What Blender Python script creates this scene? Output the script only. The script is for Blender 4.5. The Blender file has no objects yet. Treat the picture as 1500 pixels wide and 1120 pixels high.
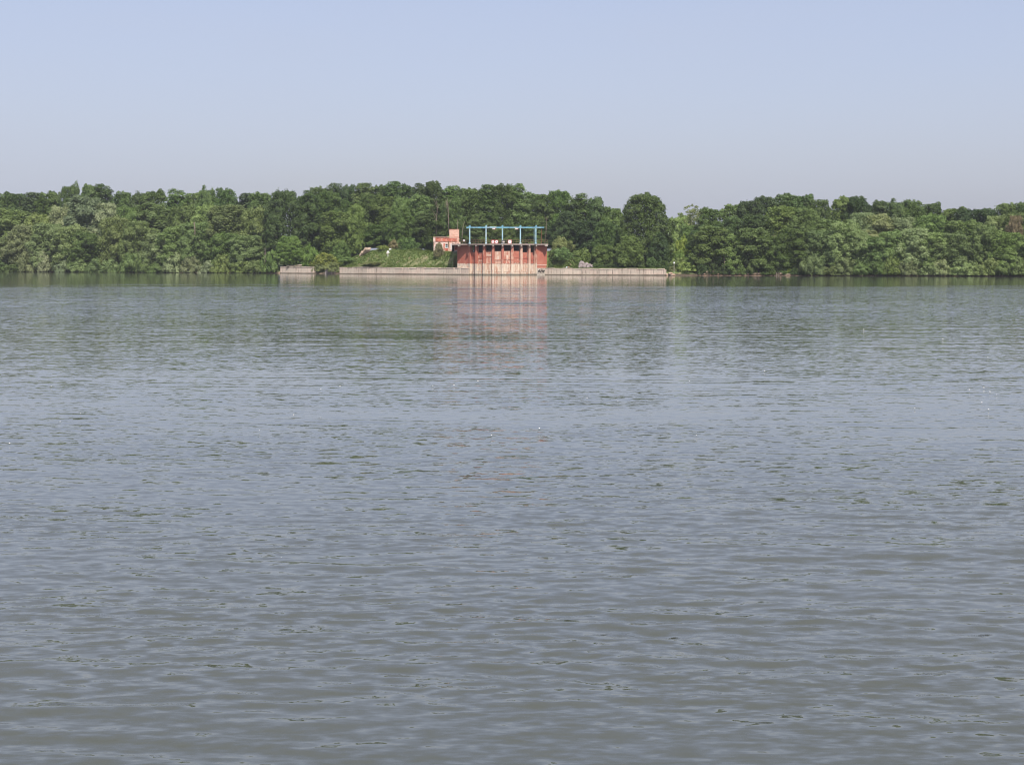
import bpy, math, random
import numpy as np
from mathutils import Vector, Matrix

random.seed(7)
rng = np.random.default_rng(11)
scene = bpy.context.scene
C = scene.collection

# ------------------------------------------------------------------ camera
F = 2340.0 / 1500.0          # focal length in picture widths
FP = 2340.0                  # the same in pixels of the 1500 px wide photograph
HOR = 376.0                  # row of the horizon in the photograph
CAMZ = 5.0
cam_d = bpy.data.cameras.new("camera")
cam = bpy.data.objects.new("camera", cam_d)
C.objects.link(cam)
cam.location = (0, 0, CAMZ)
cam.rotation_euler = (math.radians(90), 0, 0)
cam_d.sensor_fit = 'HORIZONTAL'
cam_d.sensor_width = 36.0
cam_d.lens = 36.0 * F
cam_d.shift_y = (HOR - 560.0) / 1500.0
cam_d.clip_start = 0.5
cam_d.clip_end = 12000.0
scene.camera = cam

# ------------------------------------------------------------------ light
SUN_EL, SUN_ROT = math.radians(50), math.radians(164)
world = bpy.data.worlds.new("World")
scene.world = world
world.use_nodes = True
nt = world.node_tree
nt.nodes.clear()
out = nt.nodes.new("ShaderNodeOutputWorld")
bg = nt.nodes.new("ShaderNodeBackground")
sky = nt.nodes.new("ShaderNodeTexSky")
sky.sky_type = 'NISHITA'
sky.sun_disc = False
sky.sun_elevation = SUN_EL
sky.sun_rotation = SUN_ROT
sky.altitude = 60
sky.air_density = 1.0
sky.dust_density = 2.5
sky.ozone_density = 1.0
bg.inputs["Strength"].default_value = 0.15
tint = nt.nodes.new("ShaderNodeMix")
tint.data_type = 'RGBA'
tint.blend_type = 'MULTIPLY'
tint.inputs[0].default_value = 1.0
tint.inputs[7].default_value = (1.00, 0.915, 1.05, 1)
nt.links.new(sky.outputs[0], tint.inputs[6])
veil = nt.nodes.new("ShaderNodeMix")          # a thin even haze over the whole sky
veil.data_type = 'RGBA'
veil.inputs[7].default_value = (3.38, 3.72, 4.56, 1)
wtc = nt.nodes.new("ShaderNodeTexCoord")
wmp = nt.nodes.new("ShaderNodeMapping")
wmp.inputs["Scale"].default_value = (1.6, 1.6, 7.0)
wno = nt.nodes.new("ShaderNodeTexNoise")
wno.inputs["Scale"].default_value = 1.7
wno.inputs["Detail"].default_value = 5
wmr = nt.nodes.new("ShaderNodeMapRange")
wmr.inputs[1].default_value, wmr.inputs[2].default_value = 0.3, 0.75
wmr.inputs[3].default_value, wmr.inputs[4].default_value = 0.45, 0.70
nt.links.new(wtc.outputs["Generated"], wmp.inputs[0])
nt.links.new(wmp.outputs[0], wno.inputs["Vector"])
nt.links.new(wno.outputs[0], wmr.inputs[0])
nt.links.new(wmr.outputs[0], veil.inputs[0])
nt.links.new(tint.outputs[2], veil.inputs[6])
nt.links.new(veil.outputs[2], bg.inputs[0])
nt.links.new(bg.outputs[0], out.inputs[0])

sun_d = bpy.data.lights.new("sun", 'SUN')
sun_d.energy = 5.0
sun_d.angle = math.radians(0.55)
sun_d.color = (1.0, 0.95, 0.87)
sun = bpy.data.objects.new("sun", sun_d)
C.objects.link(sun)
to_sun = Vector((math.sin(SUN_ROT) * math.cos(SUN_EL), math.cos(SUN_ROT) * math.cos(SUN_EL), math.sin(SUN_EL)))
sun.rotation_euler = to_sun.to_track_quat('Z', 'Y').to_euler()
sun.location = (60, -60, 120)

scene.view_settings.view_transform = 'Standard'
scene.view_settings.look = 'None'
scene.view_settings.exposure = 0.08
scene.view_settings.gamma = 1.0
scene.view_settings.use_curve_mapping = False
scene.cycles.filter_width = 1.15
scene.cycles.max_bounces = 6
scene.cycles.diffuse_bounces = 3
scene.cycles.glossy_bounces = 3
scene.cycles.transmission_bounces = 4
scene.cycles.caustics_reflective = False
scene.cycles.caustics_refractive = False


def at(px, py, Y):
    """The point at distance Y that the photograph shows at (px, py)."""
    return Vector(((px - 750.0) * Y / FP, Y, CAMZ + (HOR - py) * Y / FP))


def PX(px, Y):
    return (px - 750.0) * Y / FP


def ss(a, b, x):
    t = np.clip((np.asarray(x, float) - a) / (b - a), 0, 1)
    return t * t * (3 - 2 * t)


# ------------------------------------------------------------------ node helper
def material(name):
    m = bpy.data.materials.new(name)
    m.use_nodes = True
    m.node_tree.nodes.clear()
    return m, m.node_tree


class N:
    def __init__(self, tree):
        self.t = tree

    def new(self, kind, **kw):
        n = self.t.nodes.new(kind)
        for k, v in kw.items():
            setattr(n, k, v)
        return n

    def link(self, a, b):
        self.t.links.new(a, b)

    def val(self, sock, v):
        if isinstance(v, bpy.types.NodeSocket):
            self.link(v, sock)
        else:
            sock.default_value = v

    def coord(self):
        return self.new("ShaderNodeTexCoord").outputs["Object"]

    def mapping(self, vec, scale=(1, 1, 1), loc=(0, 0, 0), rot=(0, 0, 0)):
        m = self.new("ShaderNodeMapping")
        self.link(vec, m.inputs[0])
        m.inputs["Scale"].default_value = scale
        m.inputs["Location"].default_value = loc
        m.inputs["Rotation"].default_value = rot
        return m.outputs[0]

    def noise(self, vec, scale, detail=3, rough=0.55, out=0):
        n = self.new("ShaderNodeTexNoise")
        self.link(vec, n.inputs["Vector"])
        n.inputs["Scale"].default_value = scale
        n.inputs["Detail"].default_value = detail
        n.inputs["Roughness"].default_value = rough
        return n.outputs[out]

    def rng(self, v, a, b, c=0.0, d=1.0, smooth=True):
        n = self.new("ShaderNodeMapRange")
        if smooth:
            n.interpolation_type = 'SMOOTHSTEP'
        self.val(n.inputs[0], v)
        n.inputs[1].default_value = a
        n.inputs[2].default_value = b
        n.inputs[3].default_value = c
        n.inputs[4].default_value = d
        return n.outputs[0]

    def mix(self, f, a, b):
        n = self.new("ShaderNodeMix", data_type='RGBA')
        self.val(n.inputs[0], f)
        self.val(n.inputs[6], a if isinstance(a, bpy.types.NodeSocket) else (*a, 1))
        self.val(n.inputs[7], b if isinstance(b, bpy.types.NodeSocket) else (*b, 1))
        return n.outputs[2]

    def mul(self, a, b):
        n = self.new("ShaderNodeMix", data_type='RGBA', blend_type='MULTIPLY')
        n.inputs[0].default_value = 1.0
        self.val(n.inputs[6], a)
        self.val(n.inputs[7], b)
        return n.outputs[2]

    def math(self, op, a, b=0.0, clamp=False):
        n = self.new("ShaderNodeMath", operation=op, use_clamp=clamp)
        self.val(n.inputs[0], a)
        self.val(n.inputs[1], b)
        return n.outputs[0]

    def vmath(self, op, a, b=None, scale=None):
        n = self.new("ShaderNodeVectorMath", operation=op)
        self.val(n.inputs[0], a)
        if b is not None:
            self.val(n.inputs[1], b)
        if scale is not None:
            self.val(n.inputs["Scale"], scale)
        return n.outputs[0]

    def gray(self, v):
        n = self.new("ShaderNodeCombineColor")
        for i in range(3):
            self.link(v, n.inputs[i])
        return n.outputs[0]

    def xyz(self, v):
        n = self.new("ShaderNodeSeparateXYZ")
        self.link(v, n.inputs[0])
        return n.outputs

    def finish(self, color, rough=0.8, metal=0.0, bump=None, bump_d=0.02, spec=0.35):
        p = self.new("ShaderNodeBsdfPrincipled")
        self.val(p.inputs["Base Color"], color if isinstance(color, bpy.types.NodeSocket) else (*color, 1))
        self.val(p.inputs["Roughness"], rough)
        p.inputs["Metallic"].default_value = metal
        p.inputs["Specular IOR Level"].default_value = spec
        if bump is not None:
            b = self.new("ShaderNodeBump")
            b.inputs["Distance"].default_value = bump_d
            b.inputs["Strength"].default_value = 0.8
            self.link(bump, b.inputs["Height"])
            self.link(b.outputs[0], p.inputs["Normal"])
        o = self.new("ShaderNodeOutputMaterial")
        self.link(p.outputs[0], o.inputs[0])
        return p


def simple(name, col, var=0.25, scale=3.0, rough=0.8, metal=0.0, dirt=None, stretch=(1, 1, 1), bump=0.01):
    m, t = material(name)
    n = N(t)
    v = n.mapping(n.coord(), stretch)
    f = n.noise(v, scale, 4)
    k = n.rng(f, 0.3, 0.7, 1 - var, 1 + var)
    c = n.mul((*col, 1), n.gray(k))
    if dirt:
        g = n.noise(v, scale * 0.6, 5, 0.65)
        c = n.mix(n.rng(g, 0.5, 0.68), c, dirt)
    n.finish(c, rough, metal, f if bump else None, bump)
    return m


M = {}
# red wall paint, worn to pale render, pale below the flood line
m, t = material("station_wall")
n = N(t)
co = n.coord()
oi = n.new("ShaderNodeObjectInfo")
sep = n.new("ShaderNodeSeparateColor")
n.link(oi.outputs["Color"], sep.inputs[0])
strk = n.noise(n.mapping(co, (2.2, 2.2, 0.28)), 1.0, 5, 0.65)
blot = n.noise(n.mapping(co, (0.9, 0.9, 0.8), (4, 2, 7)), 1.0, 5, 0.6)
peel = n.math('ADD', n.math('MULTIPLY', strk, 0.55), n.math('MULTIPLY', blot, 0.45))
peel = n.math('ADD', peel, n.math('SUBTRACT', sep.outputs[0], 0.5))
stainy = n.math('MULTIPLY', sep.outputs[2], 0.14)
redn = n.mix(n.rng(n.noise(co, 0.5, 4), 0.3, 0.7), (0.385, 0.11, 0.072), (0.45, 0.17, 0.115))
wall = n.mix(n.rng(peel, 0.5, 0.62), redn, (0.55, 0.34, 0.25))
wall = n.mix(n.rng(peel, 0.64, 0.76), wall, (0.68, 0.53, 0.42))
z = n.xyz(co)[2]
zz = n.math('ADD', z, n.math('MULTIPLY', n.math('SUBTRACT', n.noise(n.mapping(co, (1.3, 1.3, 0.2)), 1.0, 5, 0.7), 0.5), 1.0))
low = n.rng(zz, 3.25, 2.95)
low = n.math('MULTIPLY', low, sep.outputs[1])
cream = n.mix(n.rng(n.math('ADD', stainy, n.noise(n.mapping(co, (2.6, 2.6, 0.35), (3, 1, 0)), 1.0, 5, 0.7)), 0.48, 0.68), (0.66, 0.55, 0.43), (0.44, 0.23, 0.155))
cream = n.mix(n.rng(n.noise(n.mapping(co, (0.8, 0.8, 2.0), (9, 1, 3)), 1.0, 5, 0.6), 0.52, 0.7), cream, (0.47, 0.42, 0.36))
wall = n.mix(low, wall, cream)
wall = n.mix(n.rng(z, 0.55, 0.1), wall, (0.16, 0.145, 0.11))
stain = n.rng(n.noise(n.mapping(co, (3.5, 3.5, 0.16), (1, 5, 2)), 1.0, 3, 0.6), 0.6, 0.75)
wall = n.mix(n.math('MULTIPLY', stain, 0.55), wall, (0.19, 0.09, 0.065))
n.finish(wall, 0.85, 0, strk, 0.03)
M['wall'] = m

# weathered quay concrete with drips
m, t = material("quay_concrete")
n = N(t)
co = n.coord()
oi = n.new("ShaderNodeObjectInfo")
a = n.noise(n.mapping(co, (0.35, 0.35, 0.5)), 1.0, 6, 0.65)
b = n.noise(n.mapping(co, (2.6, 2.6, 0.22), (2, 0, 5)), 1.0, 5, 0.7)
c = n.mix(n.rng(a, 0.35, 0.65), (0.60, 0.475, 0.385), (0.53, 0.455, 0.37))
c = n.mix(n.rng(b, 0.5, 0.72), c, (0.22, 0.175, 0.14))
c = n.mix(n.rng(n.noise(n.mapping(co, (1, 1, 0.6)), 2.0, 4), 0.6, 0.75), c, (0.62, 0.53, 0.44))
z = n.xyz(co)[2]
c = n.mix(n.rng(n.math('ADD', z, n.math('MULTIPLY', a, 0.4)), 0.62, 0.32), c, (0.15, 0.125, 0.09))
c = n.mul(c, n.gray(n.rng(oi.outputs["Random"], 0, 1, 0.86, 1.1, False)))
n.finish(c, 0.9, 0, b, 0.04)
M['quay'] = m

M['concrete'] = simple("pale_concrete", (0.48, 0.43, 0.37), 0.25, 1.5, 0.9, dirt=(0.25, 0.2, 0.17))
M['steps'] = simple("beige_steps", (0.52, 0.40, 0.30), 0.3, 1.6, 0.9, dirt=(0.33, 0.25, 0.17))
M['deck'] = simple("deck_concrete", (0.33, 0.27, 0.23), 0.25, 0.9, 0.9, dirt=(0.24, 0.17, 0.14), stretch=(1, 1, 3))
M['blue'] = simple("blue_steel", (0.17, 0.38, 0.47), 0.25, 1.2, 0.6, dirt=(0.38, 0.46, 0.48))
M['blue_pale'] = simple("faded_blue_steel", (0.30, 0.48, 0.55), 0.25, 1.3, 0.65, dirt=(0.52, 0.56, 0.55), stretch=(1, 1, 0.4))
M['rust'] = simple("rusty_steel", (0.17, 0.12, 0.055), 0.3, 4, 0.8, dirt=(0.20, 0.09, 0.05))
M['red_steel'] = simple("rusty_red_pipe", (0.22, 0.08, 0.05), 0.3, 4, 0.8)
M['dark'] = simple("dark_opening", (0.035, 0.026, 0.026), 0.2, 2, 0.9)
M['grate'] = simple("grate_steel", (0.055, 0.045, 0.042), 0.3, 2, 0.8)
M['brick'] = simple("red_render", (0.44, 0.125, 0.08), 0.25, 1.6, 0.88, dirt=(0.56, 0.33, 0.25))
M['brick_pale'] = simple("pale_pink_brick", (0.60, 0.38, 0.29), 0.16, 1.3, 0.9, dirt=(0.52, 0.28, 0.2), stretch=(1, 1, 3))
M['plaster'] = simple("pale_plaster", (0.66, 0.52, 0.44), 0.18, 1.5, 0.9, dirt=(0.5, 0.25, 0.2))
M['white'] = simple("white_paint", (0.78, 0.77, 0.74), 0.06, 4, 0.6, bump=0)
M['sign_red'] = simple("sign_red", (0.55, 0.09, 0.10), 0.1, 4, 0.6, bump=0)
M['sign_pink'] = simple("faded_sign_red", (0.62, 0.27, 0.24), 0.1, 4, 0.6, bump=0)
M['grey_box'] = simple("dark_grey_board", (0.085, 0.08, 0.085), 0.2, 4, 0.7)
M['black'] = simple("black_print", (0.02, 0.02, 0.025), 0.1, 4, 0.8, bump=0)
M['rubble'] = simple("rubble_concrete", (0.29, 0.25, 0.235), 0.35, 1.6, 0.95, dirt=(0.2, 0.15, 0.15), bump=0.08)
M['stone'] = simple("bank_stone", (0.40, 0.315, 0.245), 0.3, 2.2, 0.9, dirt=(0.33, 0.17, 0.1), bump=0.05)
M['wood'] = simple("driftwood", (0.36, 0.28, 0.22), 0.3, 3, 0.9, stretch=(0.3, 1, 1))
M['bag_blue'] = simple("pale_blue_plastic", (0.62, 0.68, 0.76), 0.1, 4, 0.5, bump=0)
M['bark'] = simple("bark", (0.115, 0.095, 0.075), 0.4, 3, 0.95, stretch=(1, 1, 0.25), bump=0.05)
M['bark_pale'] = simple("pale_bark", (0.22, 0.18, 0.135), 0.35, 2.5, 0.95, dirt=(0.17, 0.13, 0.1), stretch=(1, 1, 0.3), bump=0.03)
m, t = material("window_glass")
n = N(t)
n.finish((0.10, 0.15, 0.15), 0.12, 0, None, spec=0.6)
M['glass'] = m

# earth and turf of the far bank
m, t = material("bank_earth")
n = N(t)
co = n.coord()
z = n.xyz(co)[2]
f1 = n.noise(co, 0.16, 5, 0.6)
f2 = n.noise(co, 0.9, 5, 0.65)
turf = n.mix(n.rng(f2, 0.35, 0.65), (0.105, 0.155, 0.042), (0.165, 0.205, 0.066))
soil = n.mix(n.rng(f2, 0.35, 0.7), (0.055, 0.042, 0.028), (0.13, 0.095, 0.06))
sand = n.mix(n.rng(f2, 0.35, 0.7), (0.09, 0.06, 0.04), (0.24, 0.165, 0.115))
Xc = n.xyz(co)[0]
bare = n.math('MULTIPLY', n.rng(Xc, 48.5, 51.0), n.rng(Xc, 75.5, 72.5))
soil = n.mix(bare, soil, sand)
turf = n.mix(n.rng(Xc, 46, 50), turf, n.mix(n.rng(f2, 0.35, 0.65), (0.035, 0.045, 0.018), (0.075, 0.070, 0.035)))
c = n.mix(n.rng(n.math('ADD', z, n.math('MULTIPLY', f1, 1.4)), 1.0, 1.35), soil, turf)
c = n.mix(n.rng(f2, 0.56, 0.68), c, (0.26, 0.20, 0.125))
ba = n.new("ShaderNodeAttribute", attribute_name="tint")
c = n.mix(n.math('MULTIPLY', ba.outputs["Fac"], 0.45), c, n.mix(n.rng(f2, 0.3, 0.7), (0.15, 0.115, 0.075), (0.31, 0.24, 0.165)))
n.finish(c, 0.95, 0, f2, 0.15)
M['earth'] = m

# foliage: object colour, per-clump tint, thin translucent leaves
m, t = material("foliage")
n = N(t)
oi = n.new("ShaderNodeObjectInfo")
at_ = n.new("ShaderNodeAttribute", attribute_name="tint")
k = n.rng(at_.outputs["Fac"], 0, 1, 0.70, 1.34, False)
base = n.mul(oi.outputs["Color"], n.gray(k))
hs = n.new("ShaderNodeHueSaturation")
n.link(base, hs.inputs["Color"])
n.val(hs.inputs["Hue"], n.rng(at_.outputs["Fac"], 0, 1, 0.507, 0.492, False))
n.val(hs.inputs["Saturation"], n.rng(at_.outputs["Fac"], 0, 1, 1.06, 0.92, False))
df = n.new("ShaderNodeBsdfPrincipled")
n.link(hs.outputs[0], df.inputs["Base Color"])
df.inputs["Roughness"].default_value = 0.55
df.inputs["Specular IOR Level"].default_value = 0.25
tr = n.new("ShaderNodeBsdfTranslucent")
n.link(n.mul(hs.outputs[0], (1.15, 1.25, 0.7, 1)), tr.inputs["Color"])
mx = n.new("ShaderNodeMixShader")
mx.inputs[0].default_value = 0.30
n.link(df.outputs[0], mx.inputs[1])
n.link(tr.outputs[0], mx.inputs[2])
o = n.new("ShaderNodeOutputMaterial")
n.link(mx.outputs[0], o.inputs[0])
M['leaf'] = m

# river water: murky green-brown body, wind ripples, calmer towards the far bank
m, t = material("river_water")
n = N(t)
co = n.coord()
Yc = n.xyz(co)[1]
geo = n.new("ShaderNodeNewGeometry")
edge = n.math('ADD', Yc, n.math('MULTIPLY', n.math('SUBTRACT', n.noise(n.mapping(co, (0.012, 0.05, 1)), 1.0, 4), 0.5), 110.0))
calm = n.rng(edge, 262, 292)
patch = n.noise(n.mapping(co, (0.035, 0.085, 1)), 1.0, 4, 0.6)
patch2 = n.noise(n.mapping(co, (0.16, 0.5, 1), (3, 8, 0)), 1.0, 4, 0.6)
amp = n.math('MULTIPLY', n.rng(patch, 0.3, 0.7, 0.45, 1.45), n.rng(patch2, 0.3, 0.7, 0.7, 1.3))
amp = n.math('MULTIPLY', amp, n.math('ADD', n.rng(Yc, 26, 54, 1.10, 0.36), n.rng(Yc, 100, 165, 0.0, 1.0)))
amp = n.math('MULTIPLY', amp, n.rng(calm, 0, 1, 1.0, 0.16, False))
n1 = n.vmath('SUBTRACT', n.noise(n.mapping(co, (3.0, 6.5, 1)), 1.0, 2, 0.55, out=1), (0.5, 0.5, 0.5))
n2 = n.vmath('SUBTRACT', n.noise(n.mapping(co, (0.7, 2.2, 1), (5, 3, 0), (0, 0, 0.12)), 1.0, 3, 0.55, out=1), (0.5, 0.5, 0.5))
r1 = n.vmath('MULTIPLY', n1, (0.28, 0.46, 0.0))
r2 = n.vmath('MULTIPLY', n2, (0.09, 0.24, 0.0))
rip = n.vmath('SCALE', n.vmath('ADD', r1, r2), scale=amp)
nor = n.vmath('NORMALIZE', n.vmath('ADD', geo.outputs["Normal"], rip))
body = n.mix(n.noise(n.mapping(co, (0.02, 0.05, 1), (1, 1, 0)), 1.0, 3), (0.064, 0.070, 0.058), (0.082, 0.087, 0.070))
p = n.new("ShaderNodeBsdfPrincipled")
n.link(body, p.inputs["Base Color"])
p.inputs["Roughness"].default_value = 0.04
p.inputs["IOR"].default_value = 1.40
n.link(nor, p.inputs["Normal"])
o = n.new("ShaderNodeOutputMaterial")
n.link(p.outputs[0], o.inputs[0])
M['water'] = m


# ------------------------------------------------------------------ object helpers
def tag(o, label=None, cat=None, group=None, kind=None):
    if label: o['label'] = label
    if cat: o['category'] = cat
    if group: o['group'] = group
    if kind: o['kind'] = kind
    return o


def empty(name, loc=(0, 0, 0), rz=0.0):
    o = bpy.data.objects.new(name, None)
    o.empty_display_size = 0.5
    o.location = loc
    o.rotation_euler = (0, 0, rz)
    C.objects.link(o)
    return o


def link(name, me, parent=None, loc=None):
    o = bpy.data.objects.new(name, me)
    C.objects.link(o)
    if parent is not None:
        o.parent = parent
    if loc is not None:
        o.location = loc
    return o


def np_mesh(name, verts, quads, mat, smooth=False, attr=None):
    me = bpy.data.meshes.new(name)
    nv, nf = len(verts), len(quads)
    me.vertices.add(nv)
    me.vertices.foreach_set("co", np.ascontiguousarray(verts, np.float32).ravel())
    k = quads.shape[1]
    me.loops.add(nf * k)
    me.loops.foreach_set("vertex_index", np.ascontiguousarray(quads, np.int32).ravel())
    me.polygons.add(nf)
    me.polygons.foreach_set("loop_start", np.arange(0, nf * k, k, dtype=np.int32))
    me.polygons.foreach_set("loop_total", np.full(nf, k, np.int32))
    me.polygons.foreach_set("use_smooth", np.full(nf, smooth, bool))
    if attr is not None:
        a = me.attributes.new("tint", 'FLOAT', 'FACE')
        a.data.foreach_set("value", np.ascontiguousarray(attr, np.float32))
    me.update(calc_edges=True)
    me.materials.append(mat)
    return me


class MB:
    """Collects boxes, prisms and tubes and links them as one mesh object."""
    def __init__(self):
        self.v, self.f = [], []

    def box(self, c, s, rz=0.0, rot=None, jit=0.0):
        R = rot if rot is not None else Matrix.Rotation(rz, 3, 'Z')
        b = len(self.v)
        for dx, dy, dz in ((-1, -1, -1), (1, -1, -1), (1, 1, -1), (-1, 1, -1), (-1, -1, 1), (1, -1, 1), (1, 1, 1), (-1, 1, 1)):
            j = Vector([random.uniform(-jit, jit) for _ in range(3)]) if jit else Vector()
            self.v.append(Vector(c) + R @ (Vector((dx * s[0] / 2, dy * s[1] / 2, dz * s[2] / 2)) + j))
        self.f += [tuple(b + i for i in q) for q in ((0, 3, 2, 1), (4, 5, 6, 7), (0, 1, 5, 4), (1, 2, 6, 5), (2, 3, 7, 6), (3, 0, 4, 7))]
        return self

    def prism(self, pts, z0, z1):
        b, k = len(self.v), len(pts)
        self.v += [Vector((x, y, z0)) for x, y in pts] + [Vector((x, y, z1)) for x, y in pts]
        self.f.append(tuple(b + k + i for i in range(k)))
        self.f.append(tuple(b + k - 1 - i for i in range(k)))
        for i in range(k):
            j = (i + 1) % k
            self.f.append((b + i, b + j, b + k + j, b + k + i))
        return self

    def tube(self, pts, rad, sides=7):
        b = len(self.v)
        pts = [Vector(p) for p in pts]
        for i, p in enumerate(pts):
            d = (pts[min(i + 1, len(pts) - 1)] - pts[max(i - 1, 0)]).normalized()
            u = d.orthogonal().normalized()
            w = d.cross(u)
            r = rad[i] if isinstance(rad, (list, tuple)) else rad
            for k in range(sides):
                a = 2 * math.pi * k / sides
                self.v.append(p + (u * math.cos(a) + w * math.sin(a)) * r)
        for i in range(len(pts) - 1):
            for k in range(sides):
                k2 = (k + 1) % sides
                self.f.append((b + i * sides + k, b + i * sides + k2, b + (i + 1) * sides + k2, b + (i + 1) * sides + k))
        self.f.append(tuple(b + sides - 1 - k for k in range(sides)))
        self.f.append(tuple(b + (len(pts) - 1) * sides + k for k in range(sides)))
        return self

    def ball(self, c, r, seg=12, rings=7, sc=(1, 1, 1)):
        b = len(self.v)
        for i in range(rings + 1):
            th = math.pi * i / rings
            for k in range(seg):
                a = 2 * math.pi * k / seg
                self.v.append(Vector(c) + Vector((r * sc[0] * math.sin(th) * math.cos(a), r * sc[1] * math.sin(th) * math.sin(a), r * sc[2] * math.cos(th))))
        for i in range(rings):
            for k in range(seg):
                k2 = (k + 1) % seg
                self.f.append((b + i * seg + k, b + (i + 1) * seg + k, b + (i + 1) * seg + k2, b + i * seg + k2))
        return self

    def disc(self, c, r, th, seg=16):
        """a disc facing -Y"""
        b = len(self.v)
        for y in (-th / 2, th / 2):
            for k in range(seg):
                a = 2 * math.pi * k / seg
                self.v.append(Vector(c) + Vector((r * math.cos(a), y, r * math.sin(a))))
        self.f.append(tuple(b + k for k in range(seg)))
        self.f.append(tuple(b + seg + seg - 1 - k for k in range(seg)))
        for k in range(seg):
            k2 = (k + 1) % seg
            self.f.append((b + k2, b + k, b + seg + k, b + seg + k2))
        return self

    def mesh(self, name, mat, smooth=False):
        me = bpy.data.meshes.new(name)
        me.from_pydata([tuple(v) for v in self.v], [], self.f)
        me.materials.append(mat)
        if smooth:
            me.polygons.foreach_set("use_smooth", [True] * len(me.polygons))
        me.update()
        return me

    def build(self, name, mat, parent=None, loc=None, smooth=False):
        return link(name, self.mesh(name, mat, smooth), parent, loc)


# ------------------------------------------------------------------ the lie of the land
WL = [(-1500, 395.0), (-400, 396.6), (0, 398.3), (300, 399.7), (411, 400.4), (688, 402.7), (736, 402.85), (800, 402.75),
      (976, 403.6), (1240, 404.0), (1500, 404.9), (1900, 406.2), (3000, 408)]
SHX = np.array([(p - 750) * (FP * CAMZ / (w - HOR)) / FP for p, w in WL])
SHY = np.array([FP * CAMZ / (w - HOR) for p, w in WL])
ORD = np.argsort(SHX)
SHX, SHY = SHX[ORD], SHY[ORD]


def shoreY(X):
    return np.interp(X, SHX, SHY)


XQ0, XQ1, XQ2, XQ3 = PX(411, 478), PX(460, 470), PX(498, 464), PX(688, 438)
XR0, XR1 = 9.15, PX(975.5, 424)


def bumps(X, Y):
    return (np.sin(X * 0.31 + 1.3) * np.sin(Y * 0.43 + X * 0.11) * 0.5 + np.sin(X * 0.83 + Y * 0.37) * 0.3 + np.sin(X * 1.7 - Y * 1.1 + 2) * 0.2)


def ground(X, Y):
    X = np.asarray(X, float)
    Y = np.asarray(Y, float)
    t = Y - shoreY(X)
    nat = np.interp(t, [-40, -6, 0, 2.5, 6, 15, 40, 200, 6000], [-2.5, -1.5, 0.0, 0.75, 1.2, 1.8, 2.6, 3.0, 6.0])
    nat = nat + bumps(X, Y) * 0.22 * ss(-1, 6, t)
    quay = np.where(t > 0.55, 1.9 + 0.0 * t, -1.6)
    quay = np.where(t < -6, nat, quay)
    onq = ((X > XQ0 + 0.3) & (X < XQ1 - 0.3)) | ((X > XQ2 + 0.3) & (X < XQ3 + 6)) | ((X > XR0 - 0.2) & (X < XR1 - 0.2))
    base = np.where(onq, quay + bumps(X, Y) * 0.1 * ss(2, 5, t), nat)
    px = 750 + X * FP / Y
    top = np.interp(px, [400, 470, 500, 530, 545, 580, 668, 760, 815, 838, 850, 900], [0, 0.3, 1.3, 3.6, 4.7, 5.0, 4.3, 4.3, 4.6, 3.6, 0.5, 0.2])
    rise = ss(1.0, 8.5, t)
    lv = top * rise * (1 + 0.05 * bumps(X * 1.3, Y * 1.3)) * (1 - 0.6 * ss(60, 140, t)) + bumps(X * 1.5, Y * 1.4) * 0.32 * rise * ss(0.5, 2, top)
    z = base + lv
    # the forebay of the pumping station stays open down to the river bed
    inside = (X > -16.2) & (X < 9.1) & (Y < 447.5) & (t > -8)
    z = np.where(inside, -1.6, z)
    return z


def hit(px, py, t0=0.8, t1=40):
    """The point of the far bank that the photograph shows at (px, py)."""
    Y0 = float(shoreY(PX(px, 450)))
    for Y in np.arange(Y0 + t0, Y0 + t1, 0.1):
        p = at(px, py, float(Y))
        if float(ground(p.x, p.y)) >= p.z:
            return p
    return at(px, py, Y0 + 8)


xs = np.concatenate([np.linspace(-1900, -420, 10), np.linspace(-400, -90, 90), np.linspace(-88, 92, 420), np.linspace(95, 420, 90), np.linspace(450, 1900, 10)])
ts = np.concatenate([np.array([-60, -30, -12, -6, -4, -2.5, -1.2, -0.4, 0.0, 0.4, 0.6]), np.arange(1.0, 30, 0.45), np.arange(31, 80, 3.0), np.array([90, 120, 180, 300, 600, 1200, 1900])])
XX, TT = np.meshgrid(xs, ts)
YY = shoreY(XX) + TT
ZZ = ground(XX, YY)
nr, nc = XX.shape
idx = np.arange(nr * nc).reshape(nr, nc)
q = np.stack([idx[:-1, :-1], idx[:-1, 1:], idx[1:, 1:], idx[1:, :-1]], -1).reshape(-1, 4)
BARE = [(612, 383, 3.0, 1.1), (622, 380.5, 1.5, 0.9), (597, 386, 1.8, 0.6), (662, 370, 0.9, 0.8), (655, 385, 1.6, 0.7), (519, 373.5, 1.8, 0.8), (640, 387, 2.4, 0.5), (561, 388, 1.8, 0.5), (530, 388, 2.8, 0.5), (628, 386.5, 1.6, 0.6)]
BARE = [(*hit(a_, b_)[:2], rx, ry) for a_, b_, rx, ry in BARE]


def bareness(X, Y):
    w = np.zeros_like(np.asarray(X, float))
    for bx_, by_, rx, ry in BARE:
        w = np.maximum(w, 1.25 - ((X - bx_) / rx) ** 2 - ((Y - by_) / ry) ** 2)
    return np.clip(w + 0.35 * bumps(X * 3, Y * 3), 0, 1)


fX, fY = XX.reshape(-1)[q].mean(1), YY.reshape(-1)[q].mean(1)
me = np_mesh("riverbank", np.stack([XX, YY, ZZ], -1).reshape(-1, 3), q, M['earth'], True, bareness(fX, fY))
tag(link("riverbank", me), "low earth and grass bank along the far side of the river", kind='structure')

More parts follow.
